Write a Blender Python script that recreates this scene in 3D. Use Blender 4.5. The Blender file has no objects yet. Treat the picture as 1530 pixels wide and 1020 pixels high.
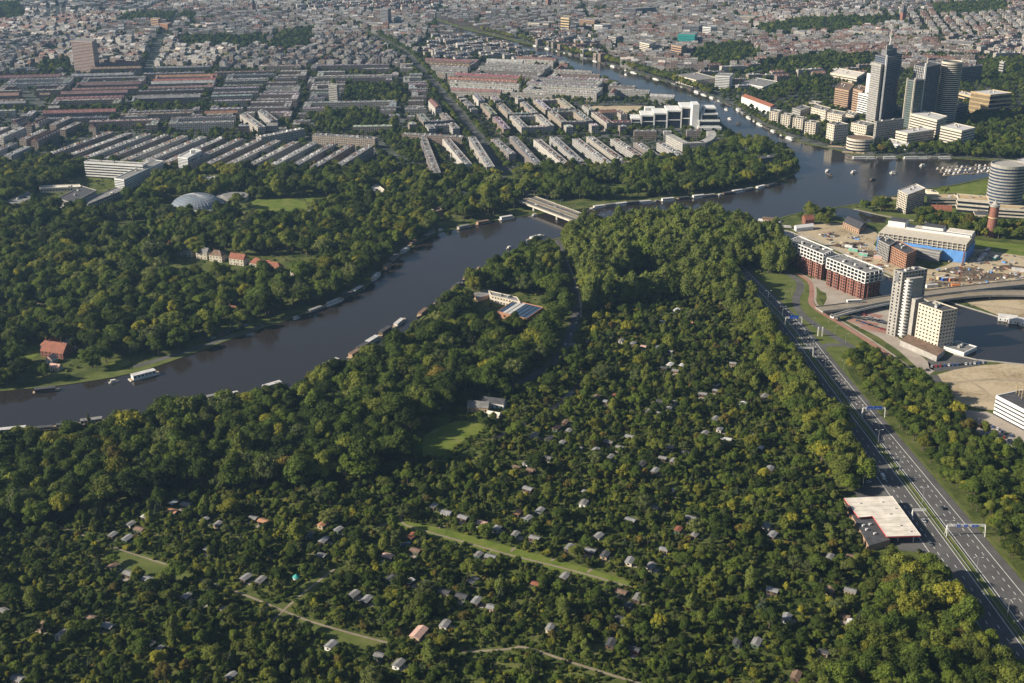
import bpy, math, random
import numpy as np
from mathutils import Vector, Matrix
R = random.Random(7)
RN = np.random.default_rng(7)
rad = math.radians
scn = bpy.context.scene
col = scn.collection

# ------------------------------------------------------------------ camera, sky, sun, exposure
CAM_H, PITCH, FPX = 390.0, rad(22.0), 1800.0
cd = bpy.data.cameras.new('camera'); cam = bpy.data.objects.new('camera', cd); col.objects.link(cam)
cam.location = (0, 0, CAM_H); cam.rotation_euler = (rad(90) - PITCH, 0, 0)
cd.sensor_width = 36.0; cd.lens = 36.0 * FPX / 1530.0; cd.clip_start = 1.0; cd.clip_end = 30000.0
scn.camera = cam
SUN_EL, SUN_AZ = rad(28.0), rad(-100.0)          # azimuth from +Y, clockwise; light comes from the left
world = bpy.data.worlds.new('World'); scn.world = world; world.use_nodes = True
wn = world.node_tree.nodes; wl = world.node_tree.links
bg = wn.get('Background') or wn.new('ShaderNodeBackground')
sky = wn.new('ShaderNodeTexSky'); sky.sky_type = 'NISHITA'; sky.sun_disc = False
sky.sun_elevation = SUN_EL; sky.sun_rotation = SUN_AZ; sky.altitude = 300; sky.dust_density = 1.5
wl.new(sky.outputs[0], bg.inputs[0]); bg.inputs[1].default_value = 0.052
sd = bpy.data.lights.new('sun', 'SUN'); sd.energy = 5.0; sd.angle = rad(0.5); sd.color = (1.0, 0.90, 0.74)
sun = bpy.data.objects.new('sun', sd); col.objects.link(sun); sun.location = (-600, 1200, 500)
sv = Vector((math.sin(SUN_AZ) * math.cos(SUN_EL), math.cos(SUN_AZ) * math.cos(SUN_EL), math.sin(SUN_EL)))
sun.rotation_euler = (-sv).to_track_quat('-Z', 'Y').to_euler()
scn.view_settings.view_transform = 'Standard'; scn.view_settings.look = 'None'
scn.view_settings.exposure = 0.95; scn.view_settings.gamma = 1.0
cy = scn.cycles
cy.use_denoising = True; cy.max_bounces = 4; cy.diffuse_bounces = 2; cy.glossy_bounces = 2
cy.transmission_bounces = 2; cy.volume_bounces = 0; cy.transparent_max_bounces = 4
cy.caustics_reflective = False; cy.caustics_refractive = False

# ------------------------------------------------------------------ photograph pixel -> point on the ground
def G(u, v, z=0.0):
    a = (u - 765) / FPX; b = (510 - v) / FPX
    dy = math.cos(PITCH) + b * math.sin(PITCH); dz = -math.sin(PITCH) + b * math.cos(PITCH)
    t = (CAM_H - z) / -dz
    return (a * t, dy * t)
def PX(x, y, z):
    d = y * math.cos(PITCH) + (CAM_H - z) * math.sin(PITCH)
    return 765 + FPX * x / d, 510 - FPX * (y * math.sin(PITCH) - (CAM_H - z) * math.cos(PITCH)) / d
def GP(pts, z=0.0): return [G(u, v, z) for u, v in pts]
def hz(u, vt, vb):
    """height of a vertical edge whose top shows at (u, vt) and whose foot shows at row vb"""
    lo, hi = 0.0, 300.0
    for _ in range(40):
        m = (lo + hi) / 2; x, y = G(u, vt, m)
        if PX(x, y, 0)[1] < vb: lo = m
        else: hi = m
    return lo
def foot3(A, B, C, z):
    a, b, c = (np.array(G(*p, z)) for p in (A, B, C))
    return [tuple(a), tuple(b), tuple(c), tuple(a + c - b)]

# ------------------------------------------------------------------ materials
MAT = {}
def nodes(name):
    m = bpy.data.materials.new(name); m.use_nodes = True; MAT[name] = m
    nt = m.node_tree; p = nt.nodes['Principled BSDF']
    return m, nt, p
def mathn(nt, op, a, b=None, c=None):
    n = nt.nodes.new('ShaderNodeMath'); n.operation = op
    for i, q in enumerate((a, b, c)):
        if q is None: continue
        if isinstance(q, (int, float)): n.inputs[i].default_value = q
        else: nt.links.new(q, n.inputs[i])
    return n.outputs[0]
def mixc(nt, fac, a, b, mode='MIX'):
    n = nt.nodes.new('ShaderNodeMix'); n.data_type = 'RGBA'; n.blend_type = mode
    for s, q in ((n.inputs['Factor'], fac), (n.inputs[6], a), (n.inputs[7], b)):
        if isinstance(q, (int, float)): s.default_value = q
        elif isinstance(q, tuple): s.default_value = (*q, 1)
        else: nt.links.new(q, s)
    return n.outputs[2]
def noise(nt, scale, detail=4, rough=.55, coord=None):
    n = nt.nodes.new('ShaderNodeTexNoise'); n.inputs['Scale'].default_value = scale
    n.inputs['Detail'].default_value = detail; n.inputs['Roughness'].default_value = rough
    if coord is None:
        g = nt.nodes.new('ShaderNodeNewGeometry'); coord = g.outputs['Position']
    nt.links.new(coord, n.inputs['Vector'])
    return n.outputs['Fac']
def ramp(nt, fac, stops):
    n = nt.nodes.new('ShaderNodeValToRGB'); cr = n.color_ramp
    while len(cr.elements) < len(stops): cr.elements.new(.5)
    for e, (p, c) in zip(cr.elements, stops): e.position = p; e.color = (*c, 1)
    nt.links.new(fac, n.inputs[0]); return n.outputs[0]
def plain(name, c, rough=.7, var=.35, scale=.25, metal=0, spec=.3):
    m, nt, p = nodes(name)
    f = noise(nt, scale, 5)
    g = ramp(nt, f, [(.3, tuple(q * (1 - var) for q in c)), (.7, tuple(min(1, q * (1 + var)) for q in c))])
    at = nt.nodes.new('ShaderNodeAttribute'); at.attribute_name = 'tint'
    nt.links.new(g, p.inputs['Base Color'])
    p.inputs['Roughness'].default_value = rough; p.inputs['Metallic'].default_value = metal
    p.inputs['Specular IOR Level'].default_value = spec
    return m
def tinted(name, rough=.8, windows=False, scale=.3):
    """colour comes from the mesh's own 'tint'; windows adds rows of far-off panes in metre coordinates"""
    m, nt, p = nodes(name)
    at = nt.nodes.new('ShaderNodeAttribute'); at.attribute_name = 'tint'
    f = noise(nt, scale, 5, .6)
    g = ramp(nt, f, [(.3, (.62, .62, .62)), (.7, (1.25, 1.25, 1.25))])
    c = mixc(nt, 1.0, at.outputs['Color'], g, 'MULTIPLY')
    p.inputs['Specular IOR Level'].default_value = .25
    if windows:
        uv = nt.nodes.new('ShaderNodeUVMap'); uv.uv_map = 'UVMap'
        sp = nt.nodes.new('ShaderNodeSeparateXYZ'); nt.links.new(uv.outputs[0], sp.inputs[0])
        fu = mathn(nt, 'FRACT', mathn(nt, 'DIVIDE', sp.outputs[0], 2.9)); fv = mathn(nt, 'FRACT', mathn(nt, 'DIVIDE', sp.outputs[1], 3.1))
        a = mathn(nt, 'MULTIPLY', mathn(nt, 'GREATER_THAN', fu, .28), mathn(nt, 'LESS_THAN', fu, .74))
        b = mathn(nt, 'MULTIPLY', mathn(nt, 'GREATER_THAN', fv, .3), mathn(nt, 'LESS_THAN', fv, .8))
        w = mathn(nt, 'MULTIPLY', a, b)
        c = mixc(nt, w, c, (.03, .04, .05))
        nt.links.new(mathn(nt, 'SUBTRACT', rough, mathn(nt, 'MULTIPLY', w, rough - .15)), p.inputs['Roughness'])
    else: p.inputs['Roughness'].default_value = rough
    nt.links.new(c, p.inputs['Base Color'])
    return m
def leaf(name, c, hue=.4):
    m, nt, p = nodes(name)
    oi = nt.nodes.new('ShaderNodeObjectInfo')
    f = noise(nt, .35, 3)
    a = tuple(q * (1 - hue) for q in c); b = (c[0] * (1 + hue * 1.3), c[1] * (1 + hue), c[2] * (1 + hue * .4))
    c1 = ramp(nt, oi.outputs['Random'], [(0, a), (.5, c), (1, b)])
    c2 = mixc(nt, 1.0, c1, ramp(nt, f, [(.3, (.7, .72, .75)), (.7, (1.25, 1.22, 1.1))]), 'MULTIPLY')
    nt.links.new(c2, p.inputs['Base Color']); p.inputs['Roughness'].default_value = .75
    p.inputs['Specular IOR Level'].default_value = .08
    tr = nt.nodes.new('ShaderNodeBsdfTranslucent'); nt.links.new(c2, tr.inputs[0])
    mx = nt.nodes.new('ShaderNodeMixShader'); mx.inputs[0].default_value = .28
    out = nt.nodes['Material Output']
    nt.links.new(p.outputs[0], mx.inputs[1]); nt.links.new(tr.outputs[0], mx.inputs[2]); nt.links.new(mx.outputs[0], out.inputs[0])
    return m
def ground_mat(name, stops, s1=.03, s2=.6):
    m, nt, p = nodes(name)
    f = mathn(nt, 'ADD', mathn(nt, 'MULTIPLY', noise(nt, s1, 4), .6), mathn(nt, 'MULTIPLY', noise(nt, s2, 5, .65), .4))
    nt.links.new(ramp(nt, f, stops), p.inputs['Base Color']); p.inputs['Roughness'].default_value = .95
    p.inputs['Specular IOR Level'].default_value = .1
    return m
ground_mat('soil_green', [(.34, (.02, .03, .008)), (.46, (.048, .064, .014)), (.56, (.088, .10, .026)), (.66, (.13, .115, .055))], .06, .5)
ground_mat('city_paving', [(.35, (.024, .036, .016)), (.45, (.05, .06, .042)), (.55, (.088, .09, .088)), (.68, (.14, .14, .142))], .05, .4)
ground_mat('lawn', [(.32, (.045, .07, .012)), (.44, (.085, .118, .018)), (.54, (.115, .14, .026)), (.66, (.165, .16, .06))], .09, .7)
ground_mat('rough_grass', [(.3, (.045, .06, .015)), (.5, (.085, .105, .025)), (.7, (.14, .13, .055))], .09, .8)
ground_mat('sand', [(.34, (.17, .125, .075)), (.44, (.30, .24, .155)), (.54, (.40, .33, .225)), (.6, (.33, .275, .19)), (.68, (.14, .14, .06))], .022, .3)
ground_mat('gravel', [(.3, (.14, .115, .08)), (.5, (.21, .175, .13)), (.7, (.27, .23, .17))], .1, 1.0)
ground_mat('asphalt', [(.3, (.058, .056, .057)), (.45, (.078, .076, .075)), (.55, (.095, .092, .09)), (.7, (.125, .12, .115))], .05, .5)
ground_mat('red_asphalt', [(.3, (.2, .10, .075)), (.5, (.27, .15, .115)), (.7, (.33, .2, .16))], .05, .9)
ground_mat('paving', [(.3, (.2, .17, .14)), (.5, (.29, .25, .21)), (.7, (.36, .32, .28))], .06, .9)
plain('road_paint', (.72, .72, .68), .6, .15)
plain('white_paint', (.6, .59, .565), .6, .1); plain('cream', (.48, .43, .35), .7, .12); plain('concrete', (.29, .275, .25), .8, .2)
plain('dark_concrete', (.14, .14, .145), .8, .25); plain('hotel_stone', (.27, .205, .18), .8, .15); plain('brown_stone', (.3, .2, .13), .8, .15); plain('tan_stone', (.46, .35, .2), .8, .15)
plain('brick', (.2, .088, .062), .85, .25, .6); plain('orange_brick', (.33, .17, .10), .8, .15); plain('red_tile', (.2, .075, .045), .8, .3, .5)
plain('grey_roof', (.17, .165, .16), .9, .35, .2); plain('dark_roof', (.055, .055, .06), .85, .35, .3); plain('pale_roof', (.56, .51, .44), .85, .22, .16)
plain('light_roof', (.42, .41, .40), .85, .2, .2); plain('brown_roof', (.15, .10, .07), .85, .35, .3); plain('tan_roof', (.36, .27, .15), .85, .3, .2)
plain('wood_dark', (.09, .06, .04), .8, .3, .8); plain('wood_light', (.34, .26, .17), .8, .25, .8); plain('wood_green', (.07, .10, .06), .8, .25, .8)
plain('hull_dark', (.03, .035, .045), .5, .2); plain('steel', (.4, .41, .42), .5, .1, .5, .4); plain('bark', (.09, .07, .05), .9, .3, 1.5)
plain('blue_sheet', (.10, .25, .55), .6, .18, .3); plain('sign_blue', (.02, .09, .42), .5, .05); plain('teal_panel', (.03, .24, .22), .5, .12)
plain('red_trim', (.42, .05, .05), .6, .1); plain('rubber', (.02, .02, .02), .8, .1); plain('pink_roof', (.42, .27, .22), .85, .2); plain('orange_paint', (.55, .18, .05), .7, .1)
plain('rust', (.2, .09, .06), .8, .25); plain('green_sheet', (.12, .32, .24), .7, .2)
for n, c in (('glass_dark', (.012, .018, .028)), ('glass_blue', (.03, .05, .085)), ('glass_green', (.05, .08, .07))):
    plain(n, c, .12, .3, .15, 0, .6)
for n, c in (('car_white', (.6, .6, .6)), ('car_silver', (.3, .31, .33)), ('car_black', (.012, .012, .014)), ('car_blue', (.03, .07, .2)), ('car_red', (.3, .02, .02)), ('car_grey', (.1, .105, .11))):
    plain(n, c, .3, .05, 1, 0, .5)
tinted('wall_far', .85, True); tinted('roof_far', .85, False, .12)
LEAF = {'dark green': (.041, .061, .012), 'mid green': (.074, .106, .019), 'olive green': (.11, .132, .026), 'yellow green': (.172, .176, .026),
        'grey green': (.11, .132, .046), 'blue green': (.075, .104, .058), 'russet': (.125, .104, .026)}
for k, c in LEAF.items(): leaf('leaf ' + k, c)
leaf('leaf poplar', (.118, .146, .034), .25)
def water_mat():
    m, nt, p = nodes('water')
    p.inputs['Base Color'].default_value = (.022, .018, .015, 1); nt.links.new(ramp(nt, noise(nt, .012, 4, .6), [(.38, (.04,) * 3), (.62, (.2,) * 3)]), p.inputs['Roughness'])
    p.inputs['IOR'].default_value = 1.33
    b = nt.nodes.new('ShaderNodeBump'); b.inputs['Strength'].default_value = .16; b.inputs['Distance'].default_value = .35
    nt.links.new(noise(nt, .22, 5, .6), b.inputs['Height']); nt.links.new(b.outputs[0], p.inputs['Normal'])
water_mat()
def dome_glass():
    m, nt, p = nodes('dome_glass'); p.inputs['Base Color'].default_value = (.16, .19, .22, 1); p.inputs['Roughness'].default_value = .2
dome_glass()

# ------------------------------------------------------------------ mesh builder
class MB:
    def __init__(s): s.V = []; s.F = []; s.M = []; s.U = []; s.T = []
    def face(s, pts, mi=0, tint=(1, 1, 1), uv=None):
        b = len(s.V); s.V.extend(pts); s.F.append(tuple(range(b, b + len(pts)))); s.M.append(mi); s.T.append(tint)
        s.U.append(uv if uv else [(p[0], p[1]) for p in pts])
    def prism(s, pts, z0, z1, mi=0, top=None, tint=(1, 1, 1), ttint=None, bottom=False):
        a = sum(pts[i][0] * pts[(i + 1) % len(pts)][1] - pts[(i + 1) % len(pts)][0] * pts[i][1] for i in range(len(pts)))
        if a < 0: pts = pts[::-1]
        for i in range(len(pts)):
            p, q = pts[i], pts[(i + 1) % len(pts)]; L = math.hypot(q[0] - p[0], q[1] - p[1])
            s.face([(*p, z0), (*q, z0), (*q, z1), (*p, z1)], mi, tint, [(0, 0), (L, 0), (L, z1 - z0), (0, z1 - z0)])
        if top is not None: s.face([(*p, z1) for p in pts], top, ttint or tint)
        if bottom: s.face([(*p, z0) for p in pts[::-1]], mi, tint)
    def gable(s, p4, z0, rise, mi=0, over=.3, tint=(1, 1, 1)):
        """ridge along p0->p1; solid prism roof"""
        p = [np.array(q, float) for q in p4]; ax = p[1] - p[0]; ax /= np.linalg.norm(ax) + 1e-9; cr = p[3] - p[0]; cr /= np.linalg.norm(cr) + 1e-9
        a, b, c, d = p[0] - ax * over - cr * over, p[1] + ax * over - cr * over, p[2] + ax * over + cr * over, p[3] - ax * over + cr * over
        r0, r1 = (a + d) / 2, (b + c) / 2
        A, B, C, D = [(*q, z0) for q in (a, b, c, d)]; E, Fq = (*r0, z0 + rise), (*r1, z0 + rise)
        s.face([A, B, Fq, E], mi, tint); s.face([C, D, E, Fq], mi, tint); s.face([B, C, Fq], mi, tint); s.face([D, A, E], mi, tint); s.face([D, C, B, A], mi, tint)
    def hip(s, p4, z0, rise, mi=0, over=.4, tint=(1, 1, 1), k=.5):
        p = [np.array(q, float) for q in p4]; c = sum(p) / 4
        p = [q + (q - c) / (np.linalg.norm(q - c) + 1e-9) * over for q in p]
        w = np.linalg.norm(p[3] - p[0]); L = np.linalg.norm(p[1] - p[0]); t = min(.49, k * w / max(L, 1e-6))
        m0, m1 = (p[0] + p[3]) / 2, (p[1] + p[2]) / 2
        r0, r1 = m0 + (m1 - m0) * t, m1 + (m0 - m1) * t
        A, B, C, D = [(*q, z0) for q in p]; E, Fq = (*r0, z0 + rise), (*r1, z0 + rise)
        for f in ([A, B, Fq, E], [C, D, E, Fq], [B, C, Fq], [D, A, E], [D, C, B, A]): s.face(f, mi, tint)
    def box(s, x, y, z0, lx, ly, lz, ang=0, mi=0, top=None, tint=(1, 1, 1)):
        c, sn = math.cos(ang), math.sin(ang)
        pts = [(x + c * a - sn * b, y + sn * a + c * b) for a, b in ((-lx / 2, -ly / 2), (lx / 2, -ly / 2), (lx / 2, ly / 2), (-lx / 2, ly / 2))]
        s.prism(pts, z0, z0 + lz, mi, mi if top is None else top, tint, None, True)
    def tube(s, p, q, r, n=6, mi=0, r2=None):
        p, q = Vector(p), Vector(q); d = (q - p).normalized(); u = d.orthogonal().normalized(); v = d.cross(u); r2 = r if r2 is None else r2
        a = [p + (u * math.cos(t) + v * math.sin(t)) * r for t in [k * 2 * math.pi / n for k in range(n)]]
        b = [q + (u * math.cos(t) + v * math.sin(t)) * r2 for t in [k * 2 * math.pi / n for k in range(n)]]
        for k in range(n): s.face([tuple(a[k]), tuple(a[(k + 1) % n]), tuple(b[(k + 1) % n]), tuple(b[k])], mi)
        s.face([tuple(t) for t in b], mi); s.face([tuple(t) for t in a[::-1]], mi)
    def mesh(s, name, mats, org=(0, 0, 0)):
        me = bpy.data.meshes.new(name)
        V = np.array(s.V, float) - np.array(org, float)
        me.from_pydata(V.tolist(), [], s.F)
        for m in mats: me.materials.append(MAT[m])
        me.polygons.foreach_set('material_index', s.M)
        uv = me.uv_layers.new(name='UVMap'); uv.data.foreach_set('uv', np.array([c for f in s.U for c in f], float).ravel())
        at = me.color_attributes.new('tint', 'FLOAT_COLOR', 'CORNER')
        at.data.foreach_set('color', np.array([(*t, 1) for t, f in zip(s.T, s.F) for _ in f], float).ravel())
        me.update(); return me
    def build(s, name, mats, parent=None, kind=None):
        mats = [mats] if isinstance(mats, str) else mats
        org = tuple(parent.matrix_world.translation) if parent is not None else (0, 0, 0)
        if parent is not None and parent.parent is not None: org = tuple(parent['org'])
        elif parent is not None: org = tuple(parent.location)
        o = bpy.data.objects.new(name, s.mesh(name, mats, org)); col.objects.link(o); o.parent = parent
        if parent is not None: o['org'] = org
        if kind: o['kind'] = kind
        return o
def thing(name, label, cat, loc=(0, 0, 0), rz=0, group=None):
    o = bpy.data.objects.new(name, None); o.empty_display_size = .5; col.objects.link(o)
    o.location = loc; o.rotation_euler = (0, 0, rz); o['label'] = label; o['category'] = cat
    if group: o['group'] = group
    return o
def tag(o, label, cat, group=None):
    o['label'] = label; o['category'] = cat
    if group: o['group'] = group
    return o
def inst(name, me, parent, loc=(0, 0, 0), rz=0, kind=None):
    o = bpy.data.objects.new(name, me); col.objects.link(o); o.parent = parent; o.location = loc; o.rotation_euler = (0, 0, rz)
    if kind: o['kind'] = kind
    return o
def cen(pts): return (sum(p[0] for p in pts) / len(pts), sum(p[1] for p in pts) / len(pts))
def inset(pts, d):
    """grow (d > 0) or shrink a convex footprint by d metres"""
    P = [np.array(p, float) for p in pts]; n = len(P); out = []
    a = sum(P[i][0] * P[(i + 1) % n][1] - P[(i + 1) % n][0] * P[i][1] for i in range(n)); sg = 1 if a > 0 else -1
    for i in range(n):
        e0 = P[i] - P[i - 1]; e1 = P[(i + 1) % n] - P[i]; e0 /= np.linalg.norm(e0); e1 /= np.linalg.norm(e1)
        n0 = np.array((e0[1], -e0[0])) * sg; n1 = np.array((e1[1], -e1[0])) * sg
        b = n0 + n1; b /= max(.3, np.dot(b, b) / 2); out.append(tuple(P[i] + b * d))
    return out

# ------------------------------------------------------------------ occupancy grids (2 m cells)
GX0, GX1, GY0, GY1, CS = -1800, 1800, 380, 4400, 2.0
NX, NY = int((GX1 - GX0) / CS), int((GY1 - GY0) / CS)
occ = np.zeros((NY, NX), bool)      # nothing grows or stands here
low = np.zeros((NY, NX), bool)      # only low shrubs
water_m = np.zeros((NY, NX), bool)
def raster(arr, poly, val=True):
    P = np.array(poly, float)
    i0 = max(0, int((P[:, 0].min() - GX0) / CS)); i1 = min(NX, int((P[:, 0].max() - GX0) / CS) + 2)
    j0 = max(0, int((P[:, 1].min() - GY0) / CS)); j1 = min(NY, int((P[:, 1].max() - GY0) / CS) + 2)
    if i1 <= i0 or j1 <= j0: return
    X = GX0 + (np.arange(i0, i1) + .5) * CS; Y = (GY0 + (np.arange(j0, j1) + .5) * CS)[:, None]
    ins = np.zeros((j1 - j0, i1 - i0), bool); n = len(P)
    for k in range(n):
        x0, y0 = P[k]; x1, y1 = P[(k + 1) % n]
        if y0 == y1: continue
        c = ((Y >= min(y0, y1)) & (Y < max(y0, y1))); ins ^= c & (X < (x1 - x0) * (Y - y0) / (y1 - y0) + x0)
    arr[j0:j1, i0:i1][ins] = val
def rline(arr, pts, w, val=True):
    for p, q in zip(pts[:-1], pts[1:]):
        d = np.array(q) - np.array(p); L = np.linalg.norm(d)
        if L < 1e-6: continue
        n = np.array((-d[1], d[0])) / L * w / 2; e = d / L * w * .3
        raster(arr, [np.array(p) + n - e, np.array(q) + n + e, np.array(q) - n + e, np.array(p) - n - e], val)
def at(arr, x, y):
    i = ((np.asarray(x) - GX0) / CS).astype(int).clip(0, NX - 1); j = ((np.asarray(y) - GY0) / CS).astype(int).clip(0, NY - 1)
    return arr[j, i]
def dense(pts, step=12):
    out = []
    for p, q in zip(pts[:-1], pts[1:]):
        n = max(1, int(math.hypot(q[0] - p[0], q[1] - p[1]) / step))
        out += [(p[0] + (q[0] - p[0]) * k / n, p[1] + (q[1] - p[1]) * k / n) for k in range(n)]
    return out + [pts[-1]]
def smooth(pts, it=2):
    for _ in range(it):
        o = [pts[0]]
        for p, q in zip(pts[:-1], pts[1:]):
            o += [(.75 * p[0] + .25 * q[0], .75 * p[1] + .25 * q[1]), (.25 * p[0] + .75 * q[0], .25 * p[1] + .75 * q[1])]
        pts = o + [pts[-1]]
    return pts
def sheet(name, poly, z, mat, kind='structure'):
    from mathutils.geometry import tessellate_polygon
    tri = tessellate_polygon([[Vector((*p, 0)) for p in poly]])
    m = MB()
    for t in tri:
        q = [(*poly[i], z) for i in t]
        if (q[1][0] - q[0][0]) * (q[2][1] - q[0][1]) - (q[1][1] - q[0][1]) * (q[2][0] - q[0][0]) < 0: q = q[::-1]
        m.face(q)
    return m.build(name, mat, None, kind)
def ribbon(m, pts, w, z, mi=0, off=0):
    P = [np.array(p, float) for p in pts]; L = []
    for i in range(len(P)):
        d = P[min(i + 1, len(P) - 1)] - P[max(i - 1, 0)]; d /= np.linalg.norm(d) + 1e-9; n = np.array((-d[1], d[0]))
        L.append((P[i] + n * (off + w / 2), P[i] + n * (off - w / 2)))
    for a, b in zip(L[:-1], L[1:]): m.face([(*a[1], z), (*b[1], z), (*b[0], z), (*a[0], z)], mi)
def low_front(px, d=18, grow=3):
    """only shrubs on the sunny and the near side of a place, so that it stays open to the air"""
    P = GP(px); x0, x1 = min(p[0] for p in P) - grow, max(p[0] for p in P) + grow; y0, y1 = min(p[1] for p in P), max(p[1] for p in P)
    raster(low, [(x0, y0 - d), (x1, y0 - d), (x1, y1), (x0, y1)])
def path_strip(name, pts, w, z, mat, occw=None, kind='structure'):
    m = MB(); ribbon(m, pts, w, z); rline(occ, pts, (occw or w) + 1.5); return m.build(name, mat, None, kind)

# ------------------------------------------------------------------ ground, water
m = MB(); S = 14000; m.face([(-S, -2000, 0), (S, -2000, 0), (S, 18000, 0), (-S, 18000, 0)]); m.build('ground', 'soil_green', None, 'structure')
NB = GP([(-200, 600), (0, 584), (90, 576), (190, 560), (240, 545), (300, 523), (380, 493), (440, 474), (510, 448), (545, 432), (560, 412), (600, 380), (640, 352), (690, 338), (750, 327), (800, 320), (850, 314),
         (900, 308), (950, 302), (1000, 298), (1080, 290), (1150, 276), (1192, 258), (1196, 247), (1170, 228), (1137, 216), (1102, 204), (1083, 189), (1065, 173), (1032, 161), (990, 151), (930, 134), (890, 117), (850, 101), (800, 85), (750, 68), (700, 58), (660, 42), (640, 30)])
SB = GP([(655, 30), (690, 42), (730, 51), (790, 66), (850, 80), (900, 94), (960, 112), (1020, 129), (1060, 144), (1100, 160), (1130, 182), (1165, 200), (1200, 214), (1235, 220), (1290, 234), (1350, 236), (1415, 236), (1480, 240), (1600, 244), (1600, 262), (1490, 262), (1455, 270), (1425, 277),
         (1385, 282), (1345, 290), (1330, 296), (1275, 306), (1232, 313), (1195, 318), (1165, 326), (1140, 338), (1120, 342), (1060, 338), (1000, 336), (930, 338), (870, 348), (800, 364), (745, 388), (705, 412), (682, 436), (640, 466), (612, 494), (560, 526), (510, 554), (420, 586), (345, 602), (200, 632), (140, 645), (0, 657), (-200, 680)])
river = smooth(NB, 1) + smooth(SB, 1)
sheet('river', river, .12, 'water'); raster(occ, river); raster(water_m, river)
canal = GP([(1118, 340), (1150, 341), (1180, 346), (1200, 354), (1240, 374), (1280, 392), (1325, 412), (1380, 440), (1420, 452), (1480, 470), (1600, 508), (1600, 545), (1530, 545), (1460, 538), (1425, 530), (1395, 505), (1330, 450), (1300, 428), (1240, 398), (1200, 380), (1172, 366), (1140, 362), (1118, 356)])
sheet('canal', canal, .1, 'water'); raster(occ, canal); raster(water_m, canal)
basin = GP([(1243, 313), (1262, 310), (1325, 325), (1322, 333), (1290, 331), (1250, 323)])
sheet('basin', basin, .13, 'water'); raster(occ, basin); raster(water_m, basin)
def bank(name, pts, w=1.6, h=.9, mat='dark_concrete'):
    m = MB(); P = [np.array(p) for p in pts]
    for p, q in zip(P[:-1], P[1:]):
        d = q - p; L = np.linalg.norm(d)
        if L < .1: continue
        n = np.array((-d[1], d[0])) / L * w / 2
        m.prism([tuple(p - n), tuple(q - n), tuple(q + n), tuple(p + n)], 0, h, 0, 0)
    return m.build(name, mat, None, 'structure')
bank('river_bank', smooth(NB, 1), 2.4, .5, 'rough_grass'); bank('river_bank', smooth(SB, 1), 2.4, .5, 'rough_grass'); bank('canal_quay', canal[:-1], 1.2, .8, 'concrete')

city = GP([(-60, 262), (60, 240), (250, 258), (430, 254), (620, 262), (745, 258), (860, 252), (1010, 240), (1060, 232), (1075, 215), (1085, 176), (1030, 155), (890, 110), (720, 60), (640, 30)]) + [(-400, 4300), (-1900, 4300), (-1900, 1700)]
cityR = GP([(655, 28), (790, 64), (960, 110), (1060, 142), (1130, 180), (1200, 212), (1290, 232), (1415, 235), (1600, 240)]) + [(1900, 1900), (1900, 4300), (-350, 4300)]
cityE = GP([(1336, 296), (1390, 284), (1455, 272), (1600, 264), (1600, 345), (1480, 350), (1330, 328), (1270, 308)])
sheet('street_paving', city, .04, 'city_paving'); sheet('street_paving', cityR, .05, 'city_paving'); sheet('street_paving', cityE, .06, 'rough_grass')
citym = np.zeros((NY, NX), bool)
for p in (city, cityR): raster(citym, p)
far = [(-14000, 4290), (14000, 4290), (14000, 17000), (-14000, 17000)]
sheet('street_paving', far, .03, 'city_paving')
for x in (-1, 1): sheet('street_paving', [(x * 1895, 1700), (x * 9000, 1700), (x * 9000, 4295), (x * 1895, 4295)], .035, 'city_paving')

# ------------------------------------------------------------------ lawns, sand, paths
def gp_path(name, px, w, mat, z=.09, it=2): return path_strip(name, smooth(GP(px), it), w, z, mat)
def lawn(name, px, z, mat, block=True):
    p = smooth(GP(px) + [G(*px[0])], 1)[:-1]; sheet(name, p, z, mat)
    if block: raster(occ, p)
lawn('lawn', [(632, 682), (630, 655), (650, 640), (690, 626), (722, 632), (724, 645), (695, 655), (664, 682)], .05, 'lawn')
lawn('lawn', [(372, 298), (455, 296), (462, 318), (392, 322)], .05, 'lawn')
lawn('lawn', [(890, 276), (928, 274), (935, 288), (892, 286)], .05, 'lawn')
lawn('lawn', [(525, 358), (545, 357), (546, 366), (528, 367)], .05, 'lawn')
lawn('lawn', [(755, 508), (800, 498), (798, 520), (752, 524)], .05, 'lawn')
lawn('lawn', [(588, 775), (640, 785), (700, 799), (770, 819), (860, 843), (945, 869), (940, 880), (850, 858), (760, 834), (640, 800), (590, 786)], .05, 'lawn')
lawn('lawn', [(300, 700), (345, 698), (345, 708), (300, 712)], .05, 'lawn'); lawn('lawn', [(195, 712), (240, 708), (240, 718), (200, 722)], .05, 'lawn')
lawn('rough_grass', [(700, 968), (770, 972), (850, 1000), (930, 1030), (690, 1030), (690, 985)], .05, 'rough_grass', False)
lawn('rough_grass', [(150, 830), (200, 822), (270, 850), (290, 862), (250, 868), (180, 850)], .05, 'rough_grass')
lawn('rough_grass', [(440, 920), (520, 945), (580, 960), (540, 968), (450, 945)], .05, 'rough_grass')
lawn('rough_grass', [(445, 880), (480, 850), (500, 850), (470, 885), (440, 905)], .05, 'rough_grass')
lawn('lawn', [(185, 338), (228, 336), (226, 344), (188, 345)], .05, 'lawn'); lawn('lawn', [(455, 296), (510, 292), (505, 300), (460, 304)], .05, 'lawn'); lawn('lawn', [(300, 372), (345, 378), (340, 386), (300, 380)], .05, 'lawn'); lawn('lawn', [(160, 545), (180, 535), (200, 540), (170, 556)], .05, 'lawn'); lawn('lawn', [(1000, 268), (1030, 264), (1035, 270), (1005, 275)], .05, 'lawn'); gp_path('footpath', [(130, 330), (200, 345), (260, 362), (340, 385)], 3, 'gravel'); gp_path('footpath', [(345, 315), (390, 322), (450, 318), (520, 300), (600, 290)], 3, 'gravel')
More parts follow.
